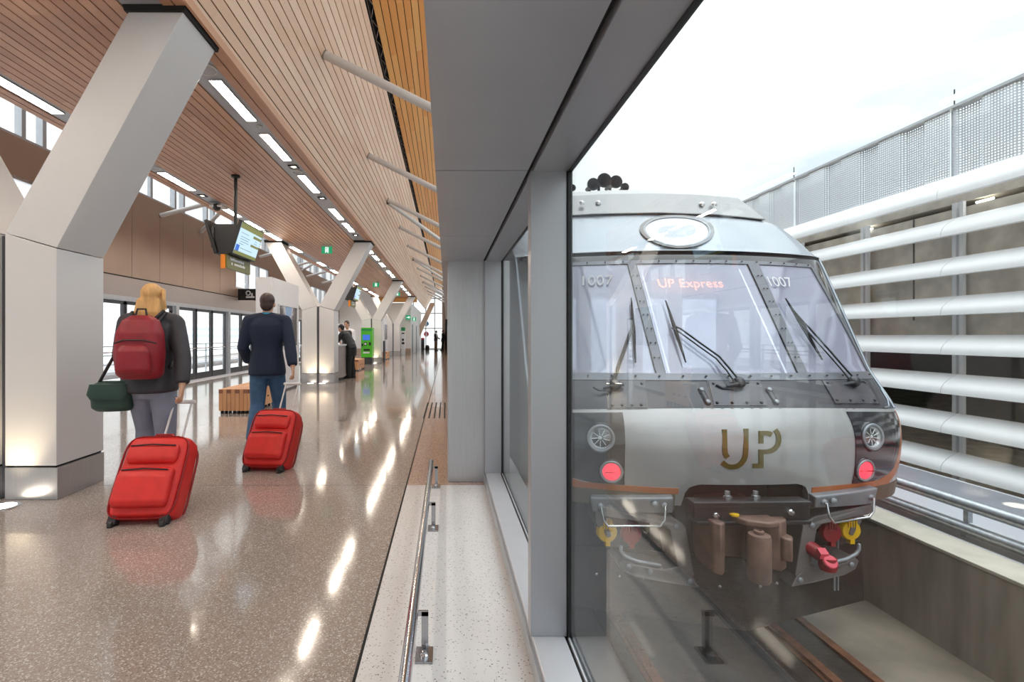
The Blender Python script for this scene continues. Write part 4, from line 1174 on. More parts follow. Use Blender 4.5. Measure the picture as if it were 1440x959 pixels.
# ---- cab interior seen through the panes
m = MB()
m.box(-1.42, 1.42, 2.6, 2.62, .4, 2.02)
for s in (-1, 1):
    pr = [S(s * 1.40, .45 + 1.55 * i / 14, -.07) for i in range(15)]
    m.prism([Vector((s * 1.40, v.y, v.z)) for v in pr] + [Vector((s * 1.40, 2.6, 2.0)), Vector((s * 1.40, 2.6, .45))], (s * .02, 0, 0))
m.box(-1.40, 1.40, 1.45, 2.6, 2.0, 2.02).box(-1.40, 1.40, .75, 2.6, .38, .4)
obj('cab_lining', m, 'cabin', train)
M['cabpane'] = emit('cab rear window light', (.80, .87, .95, 1), .9)
m = MB().box(-.95, -.55, 2.57, 2.6, .9, 1.75).box(-.35, -.05, 2.57, 2.6, .6, 1.75).box(.3, .6, 2.57, 2.6, .6, 1.75).box(.8, 1.2, 2.57, 2.6, .9, 1.75)
obj('cab_rear_window', m, 'cabpane', train)
obj('cab_console', MB().box(-1.3, 1.3, .55, .95, .4, .93), 'boxgrey', train, bevel=.02)
# thin bright tubes along the centre windscreen sides
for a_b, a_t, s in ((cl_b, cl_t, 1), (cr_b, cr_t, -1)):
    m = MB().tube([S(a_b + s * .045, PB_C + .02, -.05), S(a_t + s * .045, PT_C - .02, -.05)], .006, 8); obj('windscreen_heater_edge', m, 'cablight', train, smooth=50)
# ---- roof equipment
dm = MB()
ZR = 2.60
def rx(z): return 1.22 - (z - ZR) * 2.2
sec = [(2.555, 1.30, 1.50), (2.79, 1.0, 1.62), (2.85, .86, 1.70)]
rr = []
for z, hx, y in sec: rr.append([Vector((-hx, y + .16 * hx * hx, z)), Vector((-hx * .5, y + .04 * hx * hx, z)), Vector((0, y, z)), Vector((hx * .5, y + .04 * hx * hx, z)), Vector((hx, y + .16 * hx * hx, z)), Vector((hx, LEN - .5, z)), Vector((-hx, LEN - .5, z))])
dm.rings(rr)
obj('roof_fairing', dm, 'silver', train, smooth=25, bevel=.01)
m = MB()
for px in (818, 841, 987, 1004):
    for _ in (0,):
        p = w2t(at(px, 286 + (2 if px > 900 else 0), 5.2)); m.lathe(p + Vector((0, .0, 0)), [(.022, 0), (.03, .012), (.012, .03), (0, .032)], 12, axis=(0, -1, .55))
obj('fairing_bolts', m, 'chrome', train, smooth=40)
# oval light window
def oval(sc, off):
    pts = []
    for k2 in range(40):
        q = 2 * PI * k2 / 40; cx, sx_ = math.cos(q), math.sin(q)
        px = 951.5 + 52.5 * sc * math.copysign(abs(cx) ** .85, cx); py = 325 - 21 * sc * sx_ * (1.0 if sx_ > 0 else 1.0 + .22 * (1 - abs(cx)))
        py += (px - 951) * .05 * (1 if sx_ < .2 else .35); pts.append(on(px, py))
    return [S(x, z, off) for x, z in pts]
r0, r1, r2, r3 = oval(1.0, .004), oval(1.0, .014), oval(.86, .014), oval(.85, .0)
rim = obj('roof_light', MB().rings([r0, oval(1, .014), oval(.90, .016)], cap=False), 'tblack', train, smooth=40)
obj('rim', MB().rings([oval(.90, .016), oval(.85, .014), oval(.84, .004)], cap=False), 'boxgrey', rim, smooth=40)
o3 = oval(.85, .006); c3 = sum(o3, Vector()) / len(o3)
M['ovalglass'] = pm('roof light lens', rgb(184, 188, 196), .1, .2, var=.02, coat=.8)
m = MB().add(o3 + [c3], [(i, (i + 1) % 40, 40) for i in range(40)]); obj('lens', m, 'ovalglass', rim, smooth=60)
# horns
for px, py, r, tl in ((850, 253.5, 10.4, .30), (866.5, 255.5, 9.2, .30), (834.5, 259, 9.0, .22), (805, 264, 5.0, .2), (879, 263, 6.0, .2)):
    d = 5.9; p = w2t(at(px, py, d)); R = r * d / 700
    h = obj('horn', MB().lathe(p, [(R * .3, -tl), (R * .36, -tl * .6), (R * .55, -tl * .25), (R * .95, -.02), (R, 0), (R * .92, -.005), (R * .5, -tl * .2), (.0, -tl * .45)], 20, axis=(.05, -1, 0), cap=False), 'frame_dark', train, smooth=40)
    obj('foot', MB().tube([p + Vector((0, tl * .7, 0)), Vector((p.x, p.y + tl * .7, 2.7))], .018, 8), 'frame_dark', h)
# ---- step boxes with wire handles
for q in (((1144, 696), (1231, 684), (1227.5, 707.5), (1145.5, 713)), ((833, 697.5), (949, 697.5), (948.5, 720), (836, 718.5))):
    a, b2, c, d = (on(*p, .05) for p in q)
    m = MB(); n = 8
    R0, R1 = [], []
    for i in range(n + 1):
        f = i / n
        xt, zt_ = a[0] + (b2[0] - a[0]) * f, a[1] + (b2[1] - a[1]) * f; xb, zb_ = d[0] + (c[0] - d[0]) * f, d[1] + (c[1] - d[1]) * f
        R0.append([S(xb, zb_, .05), S(xt, zt_, .06), S(xt, zt_, -.06), S(xb, zb_, -.06)])
    m.rings(R0); box = obj('step_box', m, 'boxgrey', train, bevel=.012)
    m = MB()
    p1 = S(d[0] + (c[0] - d[0]) * .10, (a[1] + d[1]) / 2, .062); p2 = S(d[0] + (c[0] - d[0]) * .88, (b2[1] + c[1]) / 2, .062)
    zlo = min(d[1], c[1]) - .06
    q1, q2 = Vector((p1.x, p1.y - .02, p1.z)), Vector((p2.x, p2.y - .02, p2.z))
    lo1, lo2 = Vector((p1.x + .015, p1.y - .03, p1.z - .125)), Vector((p2.x - .015, p2.y - .03, p2.z - .125))
    m.tube([p1, q1, q1.lerp(lo1, .75), lo1 + Vector((.03, 0, -.012)), lo2 + Vector((-.03, 0, -.012)), q2.lerp(lo2, .75), q2, p2], .0095, 10)
    obj('handle', m, 'chrome', box, smooth=50)
    m = MB()
    for p in (p1, p2, p1 + Vector((.07, .0, .008)), p2 + Vector((-.07, .0, .008))): m.lathe(p + Vector((0, .012, 0)), [(.024, 0), (.024, .012), (.014, .02), (0, .022)], 10, axis=(0, -1, 0))
    obj('bolt', m, 'boxgrey', box, smooth=40)
# ---- pocket, buffer beam, coupler
obj('coupler_pocket', MB().box(NL - .02, NR + .02, .55, .58, -.45, NT + .01).box(NL - .04, NL - .02, .13, .58, -.45, NT + .01).box(NR + .02, NR + .04, .13, .58, -.45, NT + .01).box(NL - .04, NR + .04, .08, .58, NT + .01, NT + .03), 'pocket', train)
def lo(px, py, d): return w2t(at(px, py, d))
bL, bR = lo(974, 706, 3.42), lo(1143, 704, 3.42)
bt = MB().box(bL.x, bR.x, -.17, -.05, bL.z - .03, bL.z + .0); 
bt.box(bL.x + .015, bR.x - .0, -.15, -.05, bL.z - .125, bL.z - .034)
bt.box(bL.x + .02, bR.x - .01, -.18, -.05, bL.z - .155, bL.z - .127)
be = obj('buffer_beam', bt, 'beam', train, bevel=.006)
m = MB()
for px, py in ((1007.5, 725), (1113, 721)): m.lathe(lo(px, py, 3.425) + Vector((0, .02, 0)), [(.024, 0), (.024, .02), (.018, .028), (0, .03)], 8, axis=(0, -1, 0))
for px in (1033, 1074): p = lo(px, 700, 3.45); m.lathe(Vector((p.x, -.05, bL.z)), [(.03, 0), (.03, .01), (.018, .012), (.018, .04), (0, .045)], 8)
obj('bolt', m, 'chrome', be, smooth=30)
cp = MB()
def plan(pts, z0, z1, tgt=None):
    (tgt or cp).prism([Vector((a, c, z0)) for a, c in pts], (0, 0, z1 - z0))
# coordinates: x in train space around the coupler, y towards the viewer negative
def cx(px): return lo(px, 780, 3.25).x
zt_, zb_ = lo(1060, 752, 3.25).z, lo(1060, 818, 3.25).z
plan([(cx(1086) - .04, -.12), (cx(1092), -.20), (cx(1112), -.25), (cx(1128), -.20), (cx(1136), -.06), (cx(1136), .35), (cx(1050), .35), (cx(1050), -.02), (cx(1084), -.04)], zb_ + .02, zt_ + .05)
plan([(cx(1052), -.16), (cx(1062), -.25), (cx(1090), -.30), (cx(1108), -.27), (cx(1110), .1), (cx(1050), .1)], zt_ + .02, zt_ + .062)
plan([(cx(1016), -.22), (cx(1024), -.26), (cx(1034), -.22), (cx(1033), -.14), (cx(1028), -.10), (cx(1034), -.02), (cx(1060), .05), (cx(1060), .2), (cx(1024), .12), (cx(1016), -.02)], zb_ - .0, zt_ + .04)
plan([(cx(1112), -.27), (cx(1121), -.30), (cx(1131), -.24), (cx(1128), -.1), (cx(1112), -.1)], zb_ + .10, zt_ - .05)
cpo = obj('coupler', cp, 'coupler', train, bevel=.012, smooth=35)
pc = lo(1070.5, 790, 3.25)
m = MB().lathe((pc.x, pc.y + .02, zb_ - .005), [(.062, 0), (.07, .012), (.07, zt_ - zb_ - .02), (.064, zt_ - zb_), (0, zt_ - zb_ + .002)], 24); m.lathe((pc.x + .005, pc.y + .03, zt_), [(.03, 0), (.03, .015), (.018, .018), (.018, .006), (0, .006)], 14)
obj('knuckle', m, 'coupler', cpo, smooth=35)
obj('pin_cap', MB().lathe((cx(1055), -.16, zt_ + .062), [(.03, 0), (.032, .012), (0, .018)], 14), 'yellow', cpo, smooth=40)
# ---- grey bracket frames either side of the coupler (mirrored), with cable sockets
def bracket(s):
    def X(px, py, d=3.72): p = lo(px, py, d); return (s * p.x, p.z)
    outer = [X(1126, 733), X(1143, 724), X(1240, 713), X(1240, 740), X(1232, 770), X(1214, 800), X(1190, 809), X(1104, 822)]
    m = MB()
    def bar(pts, y0=.06, y1=.30):
        pp = [Vector((x, y0 + .10 * x * x, z)) for x, z in pts]
        m.prism(pp, (0, y1 - y0, 0))
    bar([X(1126, 734), X(1142, 724), X(1239, 713), X(1240, 722), X(1230, 727), X(1152, 736), X(1143, 744), X(1128, 742)])
    bar([X(1124, 736), X(1146, 738), X(1134, 798), X(1112, 806)])
    bar([X(1106, 821), X(1114, 806), X(1134, 792), X(1152, 797), X(1190, 792), X(1207, 786), X(1214, 792), X(1208, 803), X(1190, 810), X(1140, 817)])
    bar([X(1227, 722), X(1240, 720), X(1238, 745), X(1222, 765), X(1216, 762)], .16, .40)
    f = obj('coupler_bracket', m, 'framegrey', train, bevel=.008)
    m = MB()
    pts = [X(1160, 790), X(1190, 786), X(1206, 780), X(1211, 774), X(1211, 768)]
    m.tube([Vector((x, .10 * x * x + .05, z)) for x, z in pts], .014, 10, round_ends=True); obj('pipe', m, 'boxgrey', f, smooth=50)
    m = MB()
    for px, py in ((1137, 736), (1119, 811), (1200, 795), (1172, 800)): x, z = X(px, py); m.lathe((x, .10 * x * x + .058, z), [(.02, 0), (.02, .006), (.012, .012), (0, .012)], 10, axis=(0, -1, 0))
    obj('bolt', m, 'boxgrey', f, smooth=40)
    x0, z0 = X(1150, 765); x1, z1 = X(1230, 735); m = MB().box(min(x0, x1), max(x0, x1), .42, .45, z0, z1); m.box(min(x0, x1), max(x0, x1) - .05, .33, .45, z0 - .01, z0 + .008)
    obj('socket_plate', m, 'pocket', f)
    for px, py, mt, nm in ((1173, 751, 'capred', 'red_cap'), (1205.5, 750, 'yellow', 'yellow_cap')):
        x, z = X(px, py, 3.82); yy = .10 * x * x + .18
        m = MB().lathe((x, yy, z), [(.078, .03), (.078, 0), (.07, -.012), (0, -.016)], 22, axis=(0, 1, 0))
        for o in (-.028, -.009, .009, .028): m.box(x + o - .005, x + o + .005, yy - .024, yy + .04, z + .03, z + .1)
        m.box(x - .018, x + .018, yy - .02, yy + .02, z - .1, z - .065)
        obj(nm, m, mt, f, smooth=35)
    x, z = X(1162.5, 788, 3.6); yy = .10 * x * x - .06
    rot = Matrix.Rotation(math.radians(-38), 3, 'X')
    if s > 0:
        m = MB(); nrm = Vector((-.1, -.75, .62)).normalized()
        m.lathe((x, yy, z), [(.048, 0), (.048, .012), (.042, .018), (0, .02)], 20, axis=nrm)
        m.obox((x - s * .03, yy + .03, z + .05), (.03, 0, 0), (0, .02, .015), (0, -.006, .02)); obj('hinged_cap', m, 'pink', f, smooth=35)
        obj('socket', MB().tube([(x - s * .09, yy + .2, z + .09), (x + s * .005, yy + .05, z + .01)], .05, 16).lathe((x + s * .01, yy + .03, z - .04), [(.055, .06), (.06, .0), (.05, -.03), (0, -.03)], 16), 'capred', f, smooth=40)
bracket(1); bracket(-1)
# wire conduit hanging on the far side
p = lo(1173, 830, 4.0); obj('conduit', MB().tube([Vector((p.x, p.y, p.z)), Vector((p.x, p.y, p.z + .42))], .010, 8).tube([Vector((p.x + .03, p.y, p.z)), Vector((p.x + .03, p.y, p.z + .42))], .008, 8), 'boxgrey', train, smooth=40)
# ---- snowplough apron: two faces meeting at the centre
pl = MB()
c_t, c_b = Vector((0, .12, -.36)), Vector((0, .05, -.86))
for s in (1, -1):
    e_t, e_b = Vector((s * 1.28, .55, -.42)), Vector((s * 1.28, .52, -.90))
    q = [c_t, e_t, e_b, c_b]
    pl.prism(q, (0, .02, 0))
plo = obj('snow_plough', pl, 'trackdark', train)
m = MB()
for s in (1, -1):
    for i in range(6):
        f = .12 + i * .13; p = c_t.lerp(c_b, .42).lerp(Vector((s * 1.28, .54, -.63)), f); m.lathe(p + Vector((0, -.002, 0)), [(.013, 0), (.013, .008), (0, .012)], 8, axis=(0, -1, 0))
obj('bolt', m, 'chrome', plo, smooth=40)
# underframe so that nothing floats: bogie block with wheels on the rails
obj('underframe', MB().box(-1.1, 1.1, .6, LEN - .1, -.55, .3), 'pocket', train)
for s in (-.75, .51):
    for y in (1.6, 3.8): obj('wheel', MB().lathe((s + .03, y, -.72), [(.0, -.05), (.36, -.05), (.38, -.03), (.38, .05), (0, .05)], 28, axis=(1, 0, 0)), 'frame_dark', train, smooth=40)
# ================================================================== PEOPLE
M['skin'] = pm('skin', rgb(206, 160, 134), .5, var=.04, scale=20)
M['eye'] = pm('eye', rgb(40, 30, 26), .2)
M['lip'] = pm('lip', rgb(170, 104, 94), .45)
def V(*a): return Vector(a)
class Fig:
    """a posed figure in its own space: x right, y forward, z up; standing height about 1.75"""
    def __init__(s, J, head_dir=(0, 1, 0), hs=1.0):
        s.J = {k: Vector(v) for k, v in J.items()}; s.hd = Vector(head_dir).normalized(); s.hs = hs
    def head_frame(s):
        f = s.hd; up = (s.J['head'] - s.J['neck']).normalized(); r = f.cross(up).normalized(); up = r.cross(f).normalized()
        return Matrix((r, f, up)).transposed()
    def H(s, x, y, z): return s.J['head'] + s.head_frame() @ Vector((x, y, z)) * s.hs
    def limb(s, mb, names, radii, n=14, inf=0):
        pts = [s.J[k] for k in names]; P, R = [], []
        for i in range(len(pts) - 1):
            for q in range(4):
                f = q / 4; P.append(pts[i].lerp(pts[i + 1], f)); r = radii[i] + (radii[i + 1] - radii[i]) * f
                R.append(r + inf + .010 * math.sin(PI * f) * (1 if i == 0 else .7))
        P.append(pts[-1]); R.append(radii[-1] + inf)
        mb.tube(P, R, n, round_ends=True)
    def torso(s, mb, inf=0, sh=1.0, lower=True):
        J = s.J; pel = (J['hipL'] + J['hipR']) / 2; ch = (J['shL'] + J['shR']) / 2
        w = (J['shR'] - J['shL']).length / 2; across = (J['shR'] - J['shL']).normalized(); hipac = (J['hipR'] - J['hipL']).normalized()
        R = []
        for f, rx, ry in ((-.16, .135, .105), (-.05, .165, .12), (.08, .162, .115), (.30, .138, .10), (.5, .142, .105), (.72, .165, .115), (.9, .17, .11), (1.0, .15, .09), (1.08, .09, .065)):
            c = pel.lerp(ch, f); ac = hipac.lerp(across, max(0, min(1, f))).normalized(); up = (ch - pel).normalized(); fw = up.cross(ac).normalized()
            k2 = sh * (w / .19 if f > .5 else 1)
            R.append([c + ac * math.cos(q) * (rx * k2 + inf) + fw * math.sin(q) * (ry + inf) for q in (2 * PI * i / 20 for i in range(20))])
        mb.rings(R)
    def hand(s, mb, side, curl=.6, grip=None):
        wr, el = s.J['wr' + side], s.J['el' + side]; d = (wr - el).normalized()
        if grip: d = (d + Vector(grip)).normalized()
        sg = 1 if side == 'R' else -1
        n_ = Vector((-sg, 0, 0)); n_ = (n_ - d * n_.dot(d)).normalized()          # palm faces the body
        th = Vector((0, 1, 0)); th = (th - d * th.dot(d)); th = (th - n_ * th.dot(n_)).normalized()
        L = []
        for f, w_, t_ in ((0, .026, .02), (.3, .036, .017), (.7, .042, .015), (1, .04, .013)):
            c = wr + d * .088 * f
            L.append([c + th * math.cos(q) * w_ + n_ * math.sin(q) * t_ for q in (2 * PI * i / 12 for i in range(12))])
        mb.rings(L)
        for i, ln in enumerate((.068, .078, .072, .056)):
            b = wr + d * .082 + th * (.030 - .020 * i); dd = d.copy(); pts = [b - d * .012]; a = 0
            for sl in (.45, .32, .23):
                pts.append(pts[-1] + dd * ln * sl * 1.15 + (d * .012 if len(pts) == 1 else V(0, 0, 0))); a += curl; dd = d * math.cos(a) + n_ * math.sin(a)
            mb.tube(pts, [.0092, .0088, .0080, .0070], 8, round_ends=True)
        b = wr + d * .025 + th * .026; t1 = b + (d * .6 + th * .75 + n_ * .25).normalized() * .04; t2 = t1 + (d * .85 + th * .2 + n_ * .5).normalized() * .034
        mb.tube([b, t1, t2], [.013, .0105, .0085], 8, round_ends=True)
    def body(s, root, curl=.6, vox=.0075, gl=None, gr=None):
        mb = MB(); J = s.J
        s.torso(mb)
        for q in 'LR':
            s.limb(mb, ['sh' + q, 'el' + q, 'wr' + q], (.052, .040, .026)); s.hand(mb, q, curl, gl if q == 'L' else gr)
            s.limb(mb, ['hip' + q, 'kn' + q, 'an' + q], (.082, .054, .038)); mb.tube([J['an' + q], J['an' + q] + V(0, .02, -.05), J['an' + q] + V(0, .13, -.065)], [.036, .038, .026], 10, round_ends=True)
        mb.tube([(J['shL'] + J['shR']) / 2 + V(0, -.01, -.02), J['neck'], J['head'] - (J['head'] - J['neck']).normalized() * .05], [.07, .055, .052], 14)
        # head: skull, face, jaw, nose, ears, lips
        fr = s.head_frame(); h = s.hs
        mb.ell(s.H(0, -.012, .02), .074 * h, .092 * h, .092 * h, 16, rot=fr)
        mb.ell(s.H(0, .028, -.042), .054 * h, .056 * h, .066 * h, 14, rot=fr)
        mb.ell(s.H(0, .055, -.088), .030 * h, .026 * h, .022 * h, 10, rot=fr)
        mb.tube([s.H(0, .078, .018), s.H(0, .100, -.022), s.H(0, .086, -.034)], [.009 * h, .014 * h, .012 * h], 8, round_ends=True)
        for q in (-1, 1): mb.ell(s.H(q * .076, -.012, -.012), .011 * h, .020 * h, .032 * h, 8, rot=fr); mb.ell(s.H(q * .032, .066, .026), .022 * h, .014 * h, .008 * h, 8, rot=fr)
        b = fused('body', mb, 'skin', root, vox, 4)
        m = MB()
        for q in (-1, 1): m.ell(s.H(q * .031, .074, .006), .012 * h, .009 * h, .007 * h, 8, rot=fr)
        obj('eyes', m, 'eye', root, smooth=60)
        obj('mouth', MB().ell(s.H(0, .082, -.062), .022 * h, .006 * h, .006 * h, 8, rot=fr), 'lip', root, smooth=60)
        return b
    def top(s, root, name, mat, inf=.018, vox=.012, hem=None, sleeves=True, it=8):
        mb = MB(); s.torso(mb, inf, 1.04)
        J = s.J
        if hem:
            p = (J['hipL'] + J['hipR']) / 2
            mb.sect([(p.x, p.y, hem, .202, .166), (p.x, p.y, hem + .05, .204, .168), (p.x, p.y, p.z + .02, .196, .158), (p.x, p.y, p.z + .2, .165, .128)], 22)
        for q in 'LR':
            if sleeves:
                w_ = J['el' + q].lerp(J['wr' + q], .93); P = [J['sh' + q], J['sh' + q].lerp(J['el' + q], .5), J['el' + q], J['el' + q].lerp(w_, .5), w_]
                mb.tube(P, [.054 + inf * .7, .050 + inf * .8, .043 + inf * .9, .040 + inf, .030 + inf], 14, round_ends=False)
            mb.ell(J['sh' + q] + V(0, 0, -.012), .058 + inf * .6, .062 + inf * .6, .060 + inf * .6, 12)
            mb.tube([J['neck'] + V(0, -.02, -.02), J['sh' + q] + V(0, -.01, .01)], [.052 + inf * .6, .050 + inf * .5], 12, round_ends=True)
        mb.tube([(J['shL'] + J['shR']) / 2 + V(0, -.005, -.05), (J['shL'] + J['shR']) / 2 + V(0, -.005, .045)], [.11, .074], 14)
        return fused(name, mb, mat, root, vox, it)
    def pants(s, root, mat, inf=.016, vox=.012, name='trousers'):
        mb = MB(); J = s.J
        pel = (J['hipL'] + J['hipR']) / 2
        mb.sect([(pel.x, pel.y, pel.z - .13, .12, .09), (pel.x, pel.y - .01, pel.z - .05, .158 + inf * .6, .118 + inf), (pel.x, pel.y, pel.z + .06, .156 + inf * .5, .112 + inf), (pel.x, pel.y, pel.z + .13, .15 + inf * .5, .105 + inf)])
        for q in 'LR':
            a = J['an' + q] + V(0, 0, .0)
            mb.tube([J['hip' + q], J['hip' + q].lerp(J['kn' + q], .5), J['kn' + q], J['kn' + q].lerp(a, .5), a], [.080 + inf, .077 + inf * .9, .062 + inf * .9, .056 + inf, .048 + inf], 14)
        return fused(name, mb, mat, root, vox, 8)
    def shoes(s, root, mat):
        for q in 'LR':
            a = s.J['an' + q]; g = a.z - .085; m = MB()
            m.sect([(a.x, a.y + .05, g + .001, .044, .13), (a.x, a.y + .05, g + .03, .046, .132), (a.x, a.y + .035, g + .06, .043, .11), (a.x, a.y + .0, g + .10, .042, .06)], 16, p=2.4)
            fused('shoe', m, mat, root, .008, 3)
    def hair(s, root, mat, kind='short', vox=.008):
        fr = s.head_frame(); h = s.hs; mb = MB()
        mb.ell(s.H(0, -.024, .036), .083 * h, .094 * h, .090 * h, 16, rot=fr)
        mb.ell(s.H(0, -.055, -.015), .072 * h, .058 * h, .075 * h, 14, rot=fr)
        if kind == 'long':
            mb.ell(s.H(0, -.06, -.08), .088 * h, .056 * h, .12 * h, 14, rot=fr); mb.ell(s.H(.02, -.068, -.17), .082 * h, .046 * h, .10 * h, 14, rot=fr)
            for q in (-1, 1): mb.ell(s.H(q * .072, -.012, -.06), .026 * h, .05 * h, .12 * h, 10, rot=fr)
            for i in range(9):
                x = -.075 + .0187 * i; mb.tube([s.H(x, -.09, -.02), s.H(x * 1.15, -.112, -.12), s.H(x * 1.1 + .02, -.098, -.215 - .02 * (i % 3)), s.H(x * 1.0 + .035, -.085, -.27 - .012 * (i % 2))], [.016, .016, .013, .006], 8, round_ends=True)
            mb.tube([s.H(.06, .02, .07), s.H(.10, -.05, .06), s.H(.12, -.10, -.02), s.H(.14, -.10, -.10)], [.02, .018, .014, .006], 8, round_ends=True)
        if kind == 'bun': mb.ell(s.H(0, -.10, .02), .045 * h, .04 * h, .045 * h, 10, rot=fr)
        return fused('hair', mb, mat, root, vox, 3)

def person(name_label, loc, rotz, scale=1.0):
    t = thing('person', name_label, 'person', loc, rotz=rotz, local=True); t.scale = (scale,) * 3
    return t
STAND = dict(hipL=(-.09, 0, .93), hipR=(.09, 0, .93), knL=(-.095, .02, .50), knR=(.095, .02, .50), anL=(-.10, 0, .085), anR=(.10, 0, .085),
             shL=(-.185, 0, 1.43), shR=(.185, 0, 1.43), elL=(-.235, -.03, 1.14), elR=(.235, -.03, 1.14), wrL=(-.245, .05, .90), wrR=(.245, .05, .90), neck=(0, .0, 1.50), head=(0, .025, 1.635))
def pose(**k): d = dict(STAND); d.update(k); return d
M['hairblond'] = pm('blond hair', rgb(206, 160, 102), .5, var=.18, scale=30, stretch=(1, 1, .15)); M['hairbrown'] = pm('dark brown hair', rgb(62, 44, 38), .5, var=.15, scale=30); M['hairblack'] = pm('black hair', rgb(22, 20, 22), .4)
M['packred'] = pm('dark red nylon', rgb(140, 22, 36), .5, var=.14, scale=14, bump=.1); M['packdark'] = pm('dark strap', rgb(40, 36, 40), .6)
M['jacket'] = pm('charcoal jacket', rgb(52, 50, 56), .6, var=.1, scale=10, bump=.1); M['greytrouser'] = pm('grey blue trousers', rgb(132, 138, 156), .7, var=.06)
M['bagred'] = pm('red suitcase fabric', rgb(214, 40, 36), .5, var=.08, scale=12, bump=.08); M['bagredd'] = pm('red suitcase trim', rgb(150, 24, 26), .5)
M['greenbag'] = pm('dark green bag', rgb(38, 66, 58), .55, var=.12, scale=9, bump=.1)
M['navy'] = pm('navy jumper', rgb(20, 34, 58), .75, var=.1, scale=24, bump=.08); M['teal'] = pm('turquoise collar', rgb(48, 150, 186), .6); M['jeans'] = pm('blue jeans', rgb(60, 96, 132), .7, var=.14, scale=18, bump=.05)
M['shoe'] = pm('dark shoe', rgb(36, 32, 32), .4); M['blackcoat'] = pm('black coat', rgb(20, 20, 22), .55, var=.1); M['shirtw'] = pm('white shirt', rgb(228, 228, 232), .6); M['vest'] = pm('dark vest', rgb(40, 40, 46), .6)
M['brown'] = pm('brown trousers', rgb(120, 90, 62), .7); M['vestbr'] = pm('dark brown vest', rgb(58, 44, 40), .6)

# ---- woman with the red backpack
W_ = person('blond person in charcoal jacket wearing a dark red backpack, walking beside the big column', (-2.40, 4.05, 0), math.radians(10), .985)
f = Fig(pose(knL=(-.10, .16, .52), anL=(-.10, .08, .10), knR=(.10, .02, .50), anR=(.10, -.20, .13), elR=(.27, -.10, 1.15), wrR=(.30, -.20, .92), elL=(-.25, .04, 1.15), wrL=(-.22, .16, .96), head=(.0, .03, 1.63)))
f.body(W_, 1.0, gr=(0, -.4, -.4)); f.top(W_, 'jacket', 'jacket', .026, hem=.86); f.pants(W_, 'greytrouser', .022); f.shoes(W_, 'shoe'); f.hair(W_, 'hairblond', 'long')
m = MB(); m.sect([(0, -.20, .98, .13, .07), (0, -.215, 1.02, .165, .10), (0, -.225, 1.18, .175, .125), (0, -.215, 1.34, .165, .11), (0, -.20, 1.44, .13, .08), (0, -.19, 1.48, .07, .04)], 20, p=3)
bp_ = thing('backpack', 'dark red backpack worn by the blond person', 'backpack', (-2.40, 4.05, 0), rotz=math.radians(10), local=True); bp_.scale = (.985,) * 3
fused('body', m, 'packred', bp_, .012, 5)
m = MB(); m.sect([(0, -.335, 1.02, .11, .03), (0, -.345, 1.06, .125, .045), (0, -.345, 1.2, .12, .04), (0, -.33, 1.25, .09, .02)], 18, p=3); fused('front_pocket', m, 'packred', bp_, .01, 4)
m = MB().tube([(-.15, -.30, 1.26), (-.07, -.345, 1.285), (.07, -.345, 1.285), (.15, -.30, 1.26)], .006, 6).tube([(-.04, -.2, 1.48), (-.03, -.19, 1.53), (.03, -.19, 1.53), (.04, -.2, 1.48)], .008, 6); obj('zip', m, 'packdark', bp_, smooth=50)
for s in (-1, 1):
    m = MB()
    P = [V(s * .10, -.15, 1.43), V(s * .12, -.06, 1.505), V(s * .13, .06, 1.48), V(s * .13, .14, 1.36), V(s * .15, .10, 1.16), V(s * .17, -.08, 1.06)]
    for a, c in zip(P, P[1:]): m.tube([a, c], .017, 8, round_ends=True)
    obj('shoulder_strap', m, 'packdark', bp_, smooth=50)
sb = thing('shoulder_bag', 'dark green bag slung at the left hip of the blond person', 'bag', (-2.40, 4.05, 0), rotz=math.radians(10), local=True)
m = MB(); m.sect([(-.26, -.03, .70, .12, .06), (-.27, -.03, .73, .15, .085), (-.27, -.03, .84, .155, .09), (-.265, -.03, .92, .14, .06), (-.26, -.03, .94, .10, .03)], 18, p=3); fused('body', m, 'greenbag', sb, .011, 5)
m = MB().tube([(-.38, -.03, .91), (-.20, -.17, 1.15), (.02, -.20, 1.36), (.13, -.10, 1.50)], .012, 8).tube([(-.16, -.06, .92), (-.1, .16, 1.1), (.05, .16, 1.36), (.14, .03, 1.51)], .012, 8); obj('strap', m, 'packdark', sb, smooth=50)
obj('flap', MB().sect([(-.272, -.125, .80, .12, .012), (-.272, -.128, .84, .145, .014), (-.27, -.11, .92, .135, .02)], 16, p=3), 'greenbag', sb, smooth=50)

